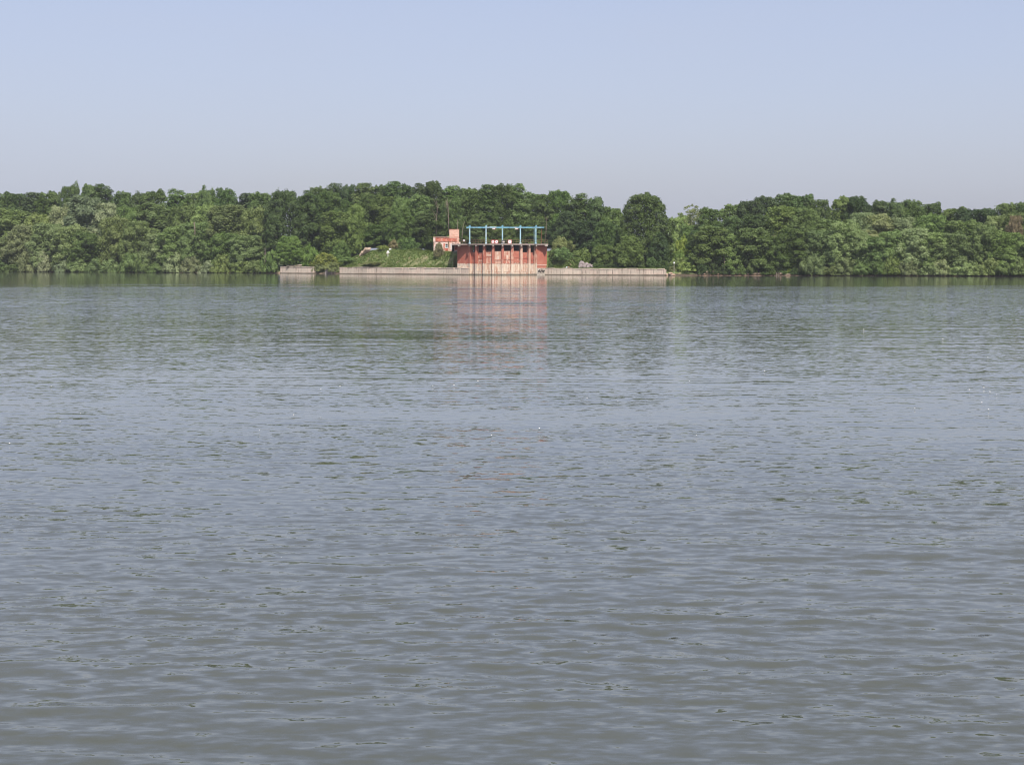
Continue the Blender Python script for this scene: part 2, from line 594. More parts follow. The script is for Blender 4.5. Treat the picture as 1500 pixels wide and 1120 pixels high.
# ------------------------------------------------------------------ the river
DTH = 0.00125
th = np.concatenate([np.radians(np.linspace(-180, -25, 40)), np.arange(-0.40, 0.4001, DTH), np.radians(np.linspace(25, 180, 40))])
rs = [0.6, 3.0, 7.0, 11.0]
while rs[-1] < 640:
    rs.append(rs[-1] + max(0.05, (0.0036 if rs[-1] < 300 else 0.008) * rs[-1]))
rs = np.array(rs + [900, 1500])
dr = np.gradient(rs)
R_, T_ = np.meshgrid(rs, th, indexing='ij')
WX, WY = R_ * np.sin(T_), R_ * np.cos(T_)
DR = np.maximum(np.repeat(dr[:, None], len(th), 1), R_ * DTH)
WZ = np.zeros_like(WX)
calm = ss(262, 292, WY + 22 * np.sin(WX * 0.021 + 0.6) + 11 * np.sin(WX * 0.063 + 2.0))
# wind and current patches
pat = np.zeros_like(WX)
for i in range(10):
    kx, ky = rng.normal(0, 0.05), rng.normal(0, 0.12)
    pat += np.sin(WX * kx + WY * ky + rng.uniform(0, 6.28))
pat2 = np.zeros_like(WX)
for i in range(12):
    kx, ky = rng.normal(0, 0.30), rng.normal(0, 0.95)
    pat2 += np.sin(WX * kx + WY * ky + rng.uniform(0, 6.28))
pat = np.clip(0.95 + 0.36 * pat / math.sqrt(5) + 0.26 * pat2 / math.sqrt(6) * (1 - ss(60, 120, R_)), 0.2, 2.1)
inner = (np.abs(T_) < 0.401)
NW = 96
for i in range(NW):
    lam = 0.24 * (6.5 / 0.24) ** ((i + rng.uniform(0, 1)) / NW)
    ang = rng.normal(0.10, 0.30) if lam < 1.0 else rng.normal(0.06, 0.18)
    k = 2 * math.pi / lam
    slope = 0.078 * math.sqrt(2.0 / NW) * float(np.interp(lam, [0.24, 0.4, 0.7, 1.2, 2.0, 6.5], [2.0, 1.75, 0.85, 0.45, 0.26, 0.14]))
    w = ss(2.4, 4.2, lam / DR) * (1 - 0.86 * calm)
    WZ += w * (slope / k) * np.sin(k * (WX * math.sin(ang) + WY * math.cos(ang)) + rng.uniform(0, 6.28))
for i in range(9):                                   # a few long-crested trains crossing the chop
    lam = rng.uniform(0.55, 1.5)
    ang = rng.normal(0.16, 0.09)
    k = 2 * math.pi / lam
    env = 0.5 + 0.5 * np.sin(WX * rng.normal(0, 0.25) + WY * rng.normal(0, 0.5) + rng.uniform(0, 6.28))
    WZ += ss(2.4, 4.2, lam / DR) * (1 - 0.86 * calm) * env * (0.022 / k) * np.sin(k * (WX * math.sin(ang) + WY * math.cos(ang)) + rng.uniform(0, 6.28))
WZ *= pat * (1.05 - 0.62 * ss(24, 52, R_) + 1.05 * ss(100, 165, R_)) * inner * ss(9, 13, R_)
nr, nc = WX.shape
idx = np.arange(nr * nc).reshape(nr, nc)
q = np.stack([idx[:-1, :-1], idx[1:, :-1], idx[1:, 1:], idx[:-1, 1:]], -1).reshape(-1, 4)
# cut what lies under the land
qy = WY.reshape(-1)[q].mean(1)
qx = WX.reshape(-1)[q].mean(1)
keep = qy < shoreY(qx) + 25
me = np_mesh("river", np.stack([WX, WY, WZ], -1).reshape(-1, 3), q[keep], M['water'], True)
tag(link("river", me), "wide rippled grey-blue river", kind='structure')

# ------------------------------------------------------------------ thin summer haze over the river
m, t = material("haze_air")
n = N(t)
pv = n.new("ShaderNodeVolumePrincipled")
pv.inputs["Color"].default_value = (0.90, 0.93, 1.0, 1)
pv.inputs["Density"].default_value = 0.00011
pv.inputs["Anisotropy"].default_value = 0.1
o = n.new("ShaderNodeOutputMaterial")
n.link(pv.outputs[0], o.inputs["Volume"])
M['haze'] = m


# ------------------------------------------------------------------ pumping station
ST = empty("pumping_station", (0, 0, 0))
tag(ST, "red and cream pumping station with curved pillared front standing in the river", "pumping station")
SCX, SCY, SR, DA = -2.53, 445.5, 11.5, math.radians(13)


def arc(th_, r):
    return SCX + r * math.sin(th_), SCY - r * math.cos(th_)


DECK0, DECK1 = 8.22, 8.52
peels = [0.44, 0.43, 0.46, 0.48, 0.53, 0.58, 0.66, 0.60, 0.55]
for i in range(9):                                   # piers
    a = (i - 4) * DA
    x, y = arc(a, SR - 0.25)
    o = MB().box((x, y, 3.3), (0.66, 0.9, 9.82), a).build("pier", M['wall'], ST)
    o.color = (peels[i], 1, 0, 1)
bpeel = [0.46, 0.53, 0.60, 0.63, 0.60, 0.53, 0.50, 0.44]
for i in range(8):                                   # bays between the piers
    a = (i - 3.5) * DA
    x, y = arc(a, SR - 0.62)
    w = 2 * SR * math.sin(DA / 2) - 0.62
    top = 6.55 + (0.0 if 1 < i < 6 else -0.35)
    o = MB().box((x, y, (top + 3.12) / 2), (w, 0.3, top - 3.12), a).build("wall_panel", M['wall'], ST)
    o.color = (bpeel[i], 1, 0, 1)
    x2, y2 = arc(a, SR - 0.56)
    o = MB().box((x2, y2, (3.06 + 0.95) / 2), (w, 0.34, 3.06 - 0.95), a).build("wall_panel", M['wall'], ST)
    o.color = (0.52, 1, random.uniform(0.3, 1.0), 1)
    x3, y3 = arc(a, SR - 0.5)
    o = MB().box((x3, y3, -0.35), (w, 0.36, 2.5), a).build("wall_panel", M['wall'], ST)
    o.color = (0.52, 1, random.uniform(0.2, 0.8), 1)
    # horizontal beam across the bay
    x4, y4 = arc(a, SR - 0.45)
    hz = [4.7, 4.5, 5.0, 4.1, 4.3, 4.75, 4.6, 4.4][i]
    o = MB().box((x4, y4, hz), (w, 0.16, 0.16), a).build("beam", M['wall'], ST)
    o.color = (0.42 if i != 5 else 0.3, 1, 0, 1)
    # dark slot at the pier
    xs_, ys_ = arc(a + DA / 2 - 0.033, SR - 0.44)
    MB().box((xs_, ys_, 3.2), (0.1, 0.1, 9.0), a).build("slot", M['grate'], ST)
    # open upper part, closed by a trash grate
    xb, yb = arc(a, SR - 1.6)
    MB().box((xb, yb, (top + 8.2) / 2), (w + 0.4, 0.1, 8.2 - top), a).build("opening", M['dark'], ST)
    g = MB()
    for kx in range(7):
        off = (kx - 3) * w / 7
        xg, yg = arc(a, SR - 0.85)
        g.box((xg + off * math.cos(a), yg + off * math.sin(a), (top + 8.2) / 2), (0.07, 0.07, 8.2 - top), a)
    xg, yg = arc(a, SR - 0.92)
    g.box((xg, yg, top + 0.7), (w, 0.06, 0.1), a)
    g.build("grate", M['grate'], ST)
# a few scattered rusty and repaired patches, proud of the bays
for i, zc, ww, hh, pl in ((0, 5.6, 1.2, 0.7, 0.3), (1, 3.9, 1.4, 0.5, 0.62), (2, 5.4, 1.3, 0.35, 0.75), (3, 4.6, 0.5, 1.2, 0.78), (4, 4.7, 0.45, 1.3, 0.8), (5, 3.75, 1.9, 0.6, 0.28), (6, 3.8, 1.7, 0.55, 0.3), (7, 4.3, 1.2, 0.8, 0.3)):
    a = (i - 3.5) * DA
    x, y = arc(a, SR - 0.44)
    o = MB().box((x, y, zc), (ww, 0.05, hh), a).build("patch", M['wall'], ST)
    o.color = (pl, 1, 0, 1)
# plain end walls, running back from the ends of the curve
xa, ya = arc(-4 * DA, SR - 0.1)
xb, yb = arc(4 * DA, SR - 0.1)
LW, RW = (-15.1, 441.3), (9.60, 440.2)
o = MB().prism([(xa - 0.2, ya), LW, (LW[0] + 0.3, LW[1] + 0.3), (xa + 0.1, ya + 0.4)][::-1], -1.6, DECK0 - 0.01).build("end_wall", M['wall'], ST)
o.color = (0.36, 1, 0, 1)
o = MB().prism([(xb + 0.2, yb), RW, (RW[0] - 0.3, RW[1] + 0.3), (xb - 0.1, yb + 0.4)], -1.6, DECK0 - 0.01).build("end_wall", M['wall'], ST)
o.color = (0.36, 0.0, 0, 1)
MB().prism([LW, (LW[0], 456), (LW[0] + 0.3, 456), (LW[0] + 0.3, LW[1] + 0.3)][::-1], -1.6, DECK0 - 0.01).build("side_wall", M['wall'], ST).color = (0.4, 1, 0, 1)
MB().prism([RW, (RW[0], 456), (RW[0] - 0.3, 456), (RW[0] - 0.3, RW[1] + 0.3)], -1.6, DECK0 - 0.01).build("side_wall", M['wall'], ST).color = (0.4, 1, 0, 1)
# pale string course on the right end wall and grey tidemark band
d = Vector((RW[0] - xb - 0.2, RW[1] - yb, 0))
rz = math.atan2(d.y, d.x)
mid = Vector((xb + 0.2, yb, 0)) + d * 0.5
nrm = Vector((d.y, -d.x, 0)).normalized()
MB().box(mid + nrm * 0.03 + Vector((0, 0, 2.72)), (d.length - 0.1, 0.07, 0.16), rz).build("string_course", M['plaster'], ST)
MB().box(mid + nrm * 0.02 + Vector((0, 0, 0.95)), (d.length - 0.1, 0.06, 1.9), rz).build("tidemark_band", M['concrete'], ST)
o = MB()
for k in range(7):
    o.box(mid + nrm * 0.06 + d.normalized() * (-1.0 + 0.33 * k) + Vector((0, 0, 1.0 + 0.16 * math.sin(k * 2.4))), (0.30, 0.02, 0.55 + 0.2 * math.sin(k * 1.7)), rz)
o.build("painted_scrawl", M['grate'], ST)
# deck with its outline: curved before the bays, straight over the end walls
pts = [(-16.6, 437.4)] + [arc(t_ * DA, SR + 0.95) for t_ in np.linspace(-3.9, 3.9, 17)] + [(9.95, 437.9), (9.95, 456.5), (-16.6, 456.5)]
MB().prism(pts, DECK0, DECK1).build("deck", M['deck'], ST)
for i in range(11):                                  # brackets under the deck edge
    a = (i - 5) * DA * 0.93
    x, y = arc(a, SR + 0.5)
    if abs(i - 5) > 4:
        x, y = (x - 1.5 * (1 if i < 5 else -1.0), 437.9)
    MB().box((x, y, DECK0 - 0.2), (0.3, 0.8, 0.38), a).build("bracket", M['concrete'], ST)

# railing along the deck edge
RL = empty("deck_railing")
tag(RL, "rusty yellow-brown pipe railing along the front edge of the pumping station deck", "railing")
edge = [(-16.3, 437.65)] + [arc(t_ * DA, SR + 0.75) for t_ in np.linspace(-3.9, 3.9, 17)] + [(9.75, 438.1)]
seg = [0.0]
for a, b in zip(edge, edge[1:]):
    seg.append(seg[-1] + math.hypot(b[0] - a[0], b[1] - a[1]))


def along(s):
    return np.interp(s, seg, [p[0] for p in edge]), np.interp(s, seg, [p[1] for p in edge])


npost = 32
pm = MB().box((0, 0, 0.53), (0.055, 0.055, 1.06)).mesh("post", M['rust'])
for k in range(npost + 1):
    x, y = along(seg[-1] * k / npost)
    link("post", pm, RL, (x, y, DECK1))
for hz in (0.52, 1.06):
    MB().tube([(x, y, DECK1 + hz) for x, y in edge], 0.035, 5).build("rail", M['rust'], RL)

# blue gantry
GA = empty("hoist_gantry")
tag(GA, "sky-blue steel gantry of five posts and a long top beam on the pumping station deck", "gantry")
GY = 436.0
ZB = 13.0
cols = [688, 712, 736, 762.3, 785]
for px in cols:
    x = PX(px, GY)
    b = MB()
    b.box((x + 0.0, GY - 0.17, (DECK1 + ZB) / 2), (0.31, 0.05, ZB - DECK1))
    b.box((x + 0.0, GY + 0.17, (DECK1 + ZB) / 2), (0.31, 0.05, ZB - DECK1))
    b.box((x, GY, (DECK1 + ZB) / 2), (0.06, 0.29, ZB - DECK1))
    c_ = b.build("column", M['blue_pale'], GA)
    MB().box((x, GY, DECK1 + 0.18), (0.55, 0.5, 0.36)).build("foot_plate", M['blue_pale'], GA)
    MB().box((x, GY, ZB + 0.12), (0.52, 0.56, 0.62)).build("bracket", M['blue'], GA)
    MB().box((x + 0.1, GY, ZB + 0.52), (0.26, 0.3, 0.2)).build("cap", M['blue'], GA)
x0, x1 = PX(683, GY), PX(797, GY)
b = MB()
b.box(((x0 + x1) / 2, GY - 0.1, ZB + 0.17), (x1 - x0, 0.30, 0.06))
b.box(((x0 + x1) / 2, GY - 0.1, ZB - 0.17), (x1 - x0, 0.30, 0.06))
b.box(((x0 + x1) / 2, GY - 0.1, ZB), (x1 - x0, 0.07, 0.28))
b.build("beam", M['blue'], GA)
MB().box((PX(722, GY), GY - 0.32, ZB + 0.02), (1.9, 0.05, 0.3)).build("beam_plate", M['blue_pale'], GA)
for px in (723.3, 756.8):
    hb = MB().box((PX(px, GY), GY - 0.05, ZB - 0.38), (0.75, 0.5, 0.34)).build("trolley", M['plaster'], GA)
    MB().box((PX(px + 1.6, GY), GY - 0.05, ZB - 0.42), (0.35, 0.4, 0.42)).build("motor", M['red_steel'], hb)
o = MB().tube([(PX(782.4, 440), 440, DECK1), (PX(782.4, 440), 440, ZB + 0.3)], 0.055, 6).build("stay_pipe", M['blue_pale'], GA)
tag(MB().tube([(PX(792.8, 441), 441, DECK1), (PX(793.2, 441), 441, 12.6)], [0.08, 0.06], 6).build("vent_pipe", M['red_steel']),
    "thin rusty red upright pipe at the right end of the pumping station deck", "pipe")


# signs on the railing
def sign(px0, px1, y0, y1, kind, label, group=None):
    Yv = 433.0 if kind != 'single' else 433.05
    # on the rail, which stands on the curve
    cx = (px0 + px1) / 2
    xx = PX(cx, 433.2)
    Yv = SCY - math.sqrt(max(0, (SR + 0.75) ** 2 - (xx - SCX) ** 2)) - 0.12
    a, b_ = at(px0, y0, Yv), at(px1, y1, Yv)
    w, h = b_.x - a.x, a.z - b_.z
    c_ = Vector(((a.x + b_.x) / 2, Yv, (a.z + b_.z) / 2))
    r = empty("river_sign", (c_.x, c_.y, DECK1))
    lc = Vector((0, 0, c_.z - DECK1))
    MB().box(lc, (w, 0.05, h)).build("plate", M['sign_red' if kind != 'single' else 'sign_pink'], r)
    MB().disc(lc + Vector((0, -0.033, 0)), min(w, h) * 0.43, 0.012).build("disc", M['white'], r)
    g = MB()
    R = Matrix.Rotation(math.radians(38 if kind != 'single' else 10), 3, 'Y')
    if kind == 'single':
        g.box(lc + Vector((0, -0.046, 0.02)), (0.24, 0.01, 0.09), rot=R)
    else:
        g.box(lc + Vector((0, -0.046, 0)), (min(w, h) * 0.62, 0.01, 0.12), rot=R)
    g.build("symbol", M['grey_box'], r)
    for s in (-1, 1):
        MB().box((s * w * 0.35, 0.06, lc.z / 2), (0.06, 0.06, lc.z + 0.2)).build("bracket", M['rust'], r)
    return tag(r, label, "sign", group)


sign(719.8, 724.4, 351.6, 356.6, 'a', "left one of two touching red signs with white discs on the deck railing", "paired red and white signs")
sign(724.9, 729.8, 351.6, 356.6, 'b', "right one of two touching red signs with white discs on the deck railing", "paired red and white signs")
sign(744.0, 749.6, 351.4, 356.8, 'single', "lone faded pink sign with a white disc right of the middle gantry post")
xx = PX(737, 433.2)
Yv = SCY - math.sqrt((SR + 0.75) ** 2 - (xx - SCX) ** 2) - 0.1
bx = empty("notice_board", (xx, Yv, DECK1))
tag(bx, "dark grey board with a pale oval below the middle gantry post", "sign")
MB().box((0, 0, 0.52), (0.95, 0.06, 0.86)).build("plate", M['grey_box'], bx)
MB().ball((0.1, -0.03, 0.48), 0.3, 14, 7, (1.15, 0.1, 0.7)).build("oval", M['concrete'], bx, smooth=True)
for s in (-1, 1):
    MB().box((s * 0.3, 0.06, 0.4), (0.06, 0.05, 0.8)).build("bracket", M['rust'], bx)

# globe lamp at the left end of the deck
lp = empty("deck_lamp", (PX(679.6, 438.4), 438.4, DECK1))
tag(lp, "short dark post with a white globe lamp at the left end of the deck", "lamp")
MB().tube([(0, 0, 0), (0, 0, 0.62)], [0.13, 0.10], 8).build("post", M['grate'], lp)
MB().box((0, 0, 0.04), (0.4, 0.4, 0.08)).build("foot_plate", M['grate'], lp)
MB().ball((0, 0, 0.92), 0.31, 14, 9).build("globe", M['white'], lp, smooth=True)

# ------------------------------------------------------------------ brick pump house behind the deck
BY = 453.0


def bz(py, Y=BY):
    return CAMZ + (HOR - py) * Y / FP


HB = empty("brick_house", (PX(655, BY), BY, 5.8))
tag(HB, "small red brick house with a pale square tower left of the pumping station", "house")
HL = HB.location


def part(name, px0, px1, py0, py1, Y0, depth, mat, parent=HB, off=None):
    xa_, xb_ = PX(px0, Y0), PX(px1, Y0)
    z1, z0 = bz(py0, Y0), bz(py1, Y0)
    pl = HL if off is None else off
    c_ = Vector(((xa_ + xb_) / 2, Y0 + depth / 2, (z0 + z1) / 2)) - pl
    return MB().box(c_, (xb_ - xa_, depth, z1 - z0)).build(name, mat, parent)


# front wall built round its window and door openings
part("wall", 635.2, 652.0, 354.2, 368, BY, 0.35, M['plaster'])
part("wall", 652.0, 656.3, 354.2, 357.2, BY, 0.35, M['plaster'])
part("wall", 652.0, 656.3, 362.7, 368, BY, 0.35, M['brick'])
part("wall", 656.3, 661.6, 354.2, 368, BY, 0.35, M['brick_pale'])
part("wall", 661.6, 665.6, 354.2, 356.8, BY, 0.35, M['plaster'])
part("wall", 665.6, 674.0, 354.2, 368, BY, 0.35, M['plaster'])
part("wall_panel", 666.0, 670.2, 359.4, 366, BY - 0.08, 0.08, M['brick'])
part("wall_panel", 649.6, 651.7, 356.6, 366, BY - 0.07, 0.07, M['brick'])
part("wall_panel", 660.0, 661.5, 356.8, 366, BY - 0.1, 0.1, M['white'])
part("side_wall", 635.2, 636.0, 354.2, 368, BY + 0.35, 5.0, M['plaster'])
part("side_wall", 673.2, 674.0, 354.2, 368, BY + 0.35, 5.0, M['plaster'])
part("door_opening", 661.3, 666.0, 356.9, 368, BY + 0.5, 0.1, M['dark'])
part("parapet", 637.8, 672.6, 347.9, 354.0, BY - 0.12, 0.5, M['brick'])
part("parapet", 634.7, 637.7, 347.7, 354.4, BY - 0.2, 5.3, M['plaster'])
part("coping", 634.4, 658.2, 347.0, 347.8, BY - 0.28, 0.7, M['brick_pale'])
part("roof", 638, 672.6, 349.2, 350, BY + 0.42, 4.9, M['concrete'])
tw = part("tower", 658.2, 672.2, 336.2, 349.0, BY - 0.16, 3.0, M['brick_pale'])
part("tower_rim", 658.0, 672.4, 335.7, 336.2, BY - 0.2, 3.1, M['brick'], tw, HL)
part("tower_base", 669.2, 672.4, 349.0, 356, BY - 0.2, 0.3, M['brick_pale'], tw, HL)
part("string_course", 658.2, 672.3, 347.1, 347.6, BY - 0.24, 0.08, M['brick'], tw, HL)
win = MB()
for (a, b_, c_, d_) in ((652.0, 652.5, 357.2, 362.7), (655.8, 656.3, 357.2, 362.7), (652.5, 655.8, 357.2, 357.6), (652.5, 655.8, 362.3, 362.7), (652.5, 655.8, 359.7, 360.0)):
    p0, p1 = at(a, c_, BY + 0.12), at(b_, d_, BY + 0.12)
    win.box(((p0.x + p1.x) / 2 - HL.x, BY + 0.12 - HL.y, (p0.z + p1.z) / 2 - HL.z), (p1.x - p0.x, 0.1, p0.z - p1.z))
w_ = win.build("window", M['white'], HB)
part("pane", 652.5, 655.8, 357.6, 359.7, BY + 0.14, 0.03, M['dark'], w_, HL)
part("pane", 652.5, 655.8, 360.0, 362.3, BY + 0.14, 0.03, M['glass'], w_, HL)
part("sill", 651.8, 656.5, 362.7, 363.1, BY - 0.12, 0.2, M['white'], w_, HL)
MB().box((PX(657.2, BY) - HL.x, -0.12, bz(357) - HL.z), (0.22, 0.24, 1.6)).build("downpipe", M['rust'], HB)


# ------------------------------------------------------------------ quay walls
def quay(name, X0, X1, n_, label, top=1.98, broken=None):
    r = empty(name, (X0, float(shoreY(X0)), 0))
    tag(r, label, "quay wall")
    for k in range(n_):
        xa_, xb_ = X0 + (X1 - X0) * k / n_, X0 + (X1 - X0) * (k + 1) / n_
        ya_, yb_ = float(shoreY(xa_)), float(shoreY(xb_))
        L = math.hypot(xb_ - xa_, yb_ - ya_)
        rz = math.atan2(yb_ - ya_, xb_ - xa_)
        tp = top + random.uniform(-0.09, 0.06)
        out_ = random.uniform(-0.06, 0.06)
        c_ = Vector(((xa_ + xb_) / 2 - X0, (ya_ + yb_) / 2 - r.location.y + 0.2 + out_, 0))
        MB().box(c_ + Vector((0, 0, (tp - 0.22 - 1.6) / 2)), (L - 0.05, 1.0, tp - 0.22 + 1.6), rz).build("panel", M['quay'], r)
        Lc = L - 0.015 if random.random() > 0.2 else L * random.uniform(0.5, 0.85)
        MB().box(c_ + Vector((0, -0.03, tp - 0.105)), (Lc, 1.14, 0.21), rz, jit=0.035).build("coping", M['quay'], r)
        MB().box(c_ + Vector((0, -0.06, 0.14)), (L - 0.03, 1.08, 0.4), rz).build("footing", M['quay'], r)
        if random.random() < 0.4:
            MB().box(c_ + Vector((0, -0.49, 0.85)) + Matrix.Rotation(rz, 3, 'Z') @ Vector((random.uniform(-0.4, 0.4) * L, 0, 0)), (random.uniform(0.06, 0.12), 0.1, random.uniform(0.9, 1.5)), rz).build("drip_pipe", M['grate'], r)
    return r


quay("quay_wall", XQ0, XQ1, 4, "short leftmost stretch of pale concrete quay wall beyond the bushy gap", 2.02)
quay("quay_wall", XQ2, XQ3, 18, "long pale concrete quay wall between the bushy gap and the pumping station", 2.02)
quay("quay_wall", XR0, XR1, 13, "pale concrete quay wall running right from the pumping station", 1.88)
# loose slabs on the far left quay
for k, (px, py, L, th_, rx, lab) in enumerate(((428, 388.7, 3.4, 0.16, 0.03, "thin broken slab lying flat on top of the leftmost quay stretch"),
                                               (437, 388.0, 2.4, 0.3, -0.1, "tilted broken slab on the leftmost quay stretch"))):
    X = PX(px, 477)
    Y = float(shoreY(X)) + 0.6
    o = MB().box((0, 0, th_ / 2), (L, 1.2, th_), rot=Matrix.Rotation(rx, 3, 'Y'), jit=0.07).build("concrete_slab", M['quay'], None, (X, Y, 2.03 + (0.05 if k == 0 else 0.22)))
    tag(o, lab, "slab")
# broken wall stub in the gap
o = MB().box((0, 0, 0.55), (3.2, 0.7, 1.5), rz=-0.2, jit=0.1).build("broken_wall", M['rubble'], None, (PX(483, 467), float(shoreY(PX(483, 467))) + 0.6, 0))
tag(o, "low dark broken wall stub among the bushes of the quay gap", "wall")
X = PX(672.5, 437)


# ------------------------------------------------------------------ small things on the bank
def rock(name, px, py_top, wpx, hpx, Y, mat, label, cat, seed, sub=2, zbase=None):
    import bmesh
    r_ = random.Random(seed)
    bm = bmesh.new()
    bmesh.ops.create_icosphere(bm, subdivisions=sub, radius=1)
    dirs = [Vector((r_.gauss(0, 1), r_.gauss(0, 1), r_.gauss(0, 1))).normalized() for _ in range(9)]
    cut = [r_.uniform(0.62, 0.9) for _ in dirs]
    for v in bm.verts:
        for d_, c_ in zip(dirs, cut):
            e = v.co.dot(d_) - c_
            if e > 0:
                v.co -= d_ * e
    w, h = wpx * Y / FP / 2, hpx * Y / FP / 2
    for v in bm.verts:
        v.co = Vector((v.co.x * w * 1.15, v.co.y * w, v.co.z * h * 1.25))
    me_ = bpy.data.meshes.new(name)
    bm.to_mesh(me_)
    bm.free()
    me_.materials.append(mat)
    p_ = at(px, py_top + hpx / 2, Y)
    if zbase is not None:
        p_.z = zbase + h * 0.7
    return me_, p_, h


def place_rock(px, py, w, h, Y, mat, label, seed, name="rock", cat="rock", parent=None, group=None, zbase=None):
    me_, p_, hh = rock(name, px, py, w, h, Y, mat, label, cat, seed, zbase=zbase)
    if parent is not None:
        return link(name, me_, parent, p_ - parent.location)
    o_ = link(name, me_, None, p_)
    return tag(o_, label, cat, group)


# heap of broken concrete on the right quay
YR = float(shoreY(PX(858, 430))) + 3.0
RH = empty("rubble_heap", (PX(858, YR), YR, 1.9))
tag(RH, "heap of broken grey-pink concrete lumps on the quay right of the pumping station", "rubble heap")
for k, (px, py, w, h, dy) in enumerate(((852, 382.6, 9.5, 9.5, 0.4), (858, 384.5, 8, 8, 0.9), (863, 386.0, 7.5, 6.5, 0.2), (867, 387.8, 5, 5, -0.3),
                                        (850.5, 387, 6, 6, -0.6), (856, 388, 5, 4.8, -1.0), (861, 389, 4.5, 4, -1.0), (848.6, 389.3, 3.5, 3.4, -0.9), (868.3, 389.6, 3, 3, -0.9))):
    place_rock(px, py, w, h, YR + dy, M['rubble'], None, 40 + k, "lump", None, RH)
YQ = float(shoreY(PX(830, 433))) + 1.6
o = place_rock(830.2, 389.7, 2.6, 2.4, YQ, M['bag_blue'], "small pale blue-white plastic bag on the quay left of the rubble heap", 71, "plastic_bag", "litter", zbase=1.9)
o = place_rock(833.2, 389.4, 2.4, 2.4, YQ + 0.2, M['sign_pink'], "small pinkish scrap beside the pale plastic bag on the quay", 72, "scrap", "litter", zbase=1.9)
for k, (px, py, w, h, lab) in enumerate(((802.6, 389.8, 4.2, 3.2, "pale stone at the foot of the pumping station's right corner"),
                                         (836, 386.5, 3.4, 3, "small pale stone on the slope above the pink scrap"),
                                         (841, 386.8, 4, 3, "pale stone on the slope just left of the rubble heap"))):
    Yk = float(shoreY(PX(px, 434))) + 2.5 + k
    place_rock(px, py, w, h, Yk, M['stone'], lab, 80 + k)
# stones at the right end of the quay
for k, (px, py, w, h, lab) in enumerate(((976.4, 400.6, 4.4, 3.6, "pale stone touching the water at the quay's right end"),
                                         (982, 399.2, 7, 3.2, "reddish stone lying above the pale ones right of the quay's end"),
                                         (985.5, 401.2, 7, 3.2, "long pale flat stone at the waterline below the small white marker"),
                                         (409.2, 398.2, 2.4, 2.4, "small pale stone at the foot of the leftmost quay end"))):
    Yk = float(shoreY(PX(px, 424 if px > 700 else 478))) + 0.25
    place_rock(px, py, w, h, Yk, M['stone'], lab, 90 + k)
# pale stones and driftwood of the right bank
GS = "pale stones along the right waterline"
for k, (px, py, w, h, lab) in enumerate(((1031, 399.6, 6, 3.4, "reddish earth-stained stone left of the pale leaning trunk"),
                                         (1036.5, 396.2, 5.5, 4.2, "brownish boulder above the waterline left of the pale leaning trunk"),
                                         (1044.5, 396.3, 4, 3, "grey-pink boulder next to the brownish boulder"),
                                         (1052, 400.6, 4, 2, "small pinkish waterline stone right of the boulder pair"),
                                         (1091.5, 400.4, 4.5, 3.2, "orange-pink stone beside the brightest pale stone on the right bank"),
                                         (1095.6, 399.6, 3.6, 3.2, "brightest pale stone on the right bank under the dark wood"),
                                         (1144.5, 399.6, 5.5, 3, "pale orange stone right of the two dark stumps"))):
    Yk = float(shoreY(PX(px, 418))) + 0.5
    place_rock(px, py, w, h, Yk, M['stone'], lab, 110 + k, group=GS)
for k, (px0, px1, py, r_, lab) in enumerate(((1033, 1040.5, 401.8, 0.16, "short pale driftwood log at the waterline below the brownish boulder"),
                                             (1077, 1086, 400.4, 0.17, "pale driftwood log left of the brightest pale stone"),
                                             (1100, 1114, 400.6, 0.15, "long thin driftwood log right of the brightest pale stone"),
                                             (1148, 1158, 402.0, 0.17, "pale driftwood log at the waterline right of the two dark stumps"),
                                             (1357, 1367, 402.2, 0.30, "thick brown log lying at the waterline near the right edge"))):
    Yk = float(shoreY(PX((px0 + px1) / 2, 416))) + 0.3
    a, b_ = at(px0, py + 0.6, Yk + 0.3), at(px1, py, Yk - 0.2)
    o = MB().tube([Vector(), (b_ - a) * 0.5 + Vector((0, 0, 0.05)), b_ - a], [r_, r_ * 0.9, r_ * 0.6], 8).build("driftwood_log", M['wood'], None, a, True)
    tag(o, lab, "log")
for k, (px, lab) in enumerate(((1137, "left of two short dark stumps standing at the right waterline"), (1140.6, "right of two short dark stumps standing at the right waterline"))):
    Yk = float(shoreY(PX(px, 418))) + 0.1
    o = MB().tube([(0, 0, -0.5), (0.03, 0, 0.85), (0.05, 0, 0.95)], [0.22, 0.17, 0.1], 8).build("tree_stump", M['bark'], None, (PX(px, Yk), Yk, 0))
    tag(o, lab, "stump")

# concrete steps on the embankment
pa, pb = hit(531.0, 373.6), hit(537.0, 363.6)
CS = empty("concrete_steps", pa)
tag(CS, "flight of pale worn concrete steps up the left end of the grassy embankment", "steps")
NS = 11
for k in range(NS):
    f = k / (NS - 1)
    c_ = (pb - pa) * f + Vector((0.35 if k >= 6 else 0.0, 0, 0.12))
    MB().box(c_ - Vector((0, 0, 0.2)), (1.75, abs(pb.y - pa.y) / NS + 0.3, 0.66), jit=0.025).build("step", M['steps'], CS)

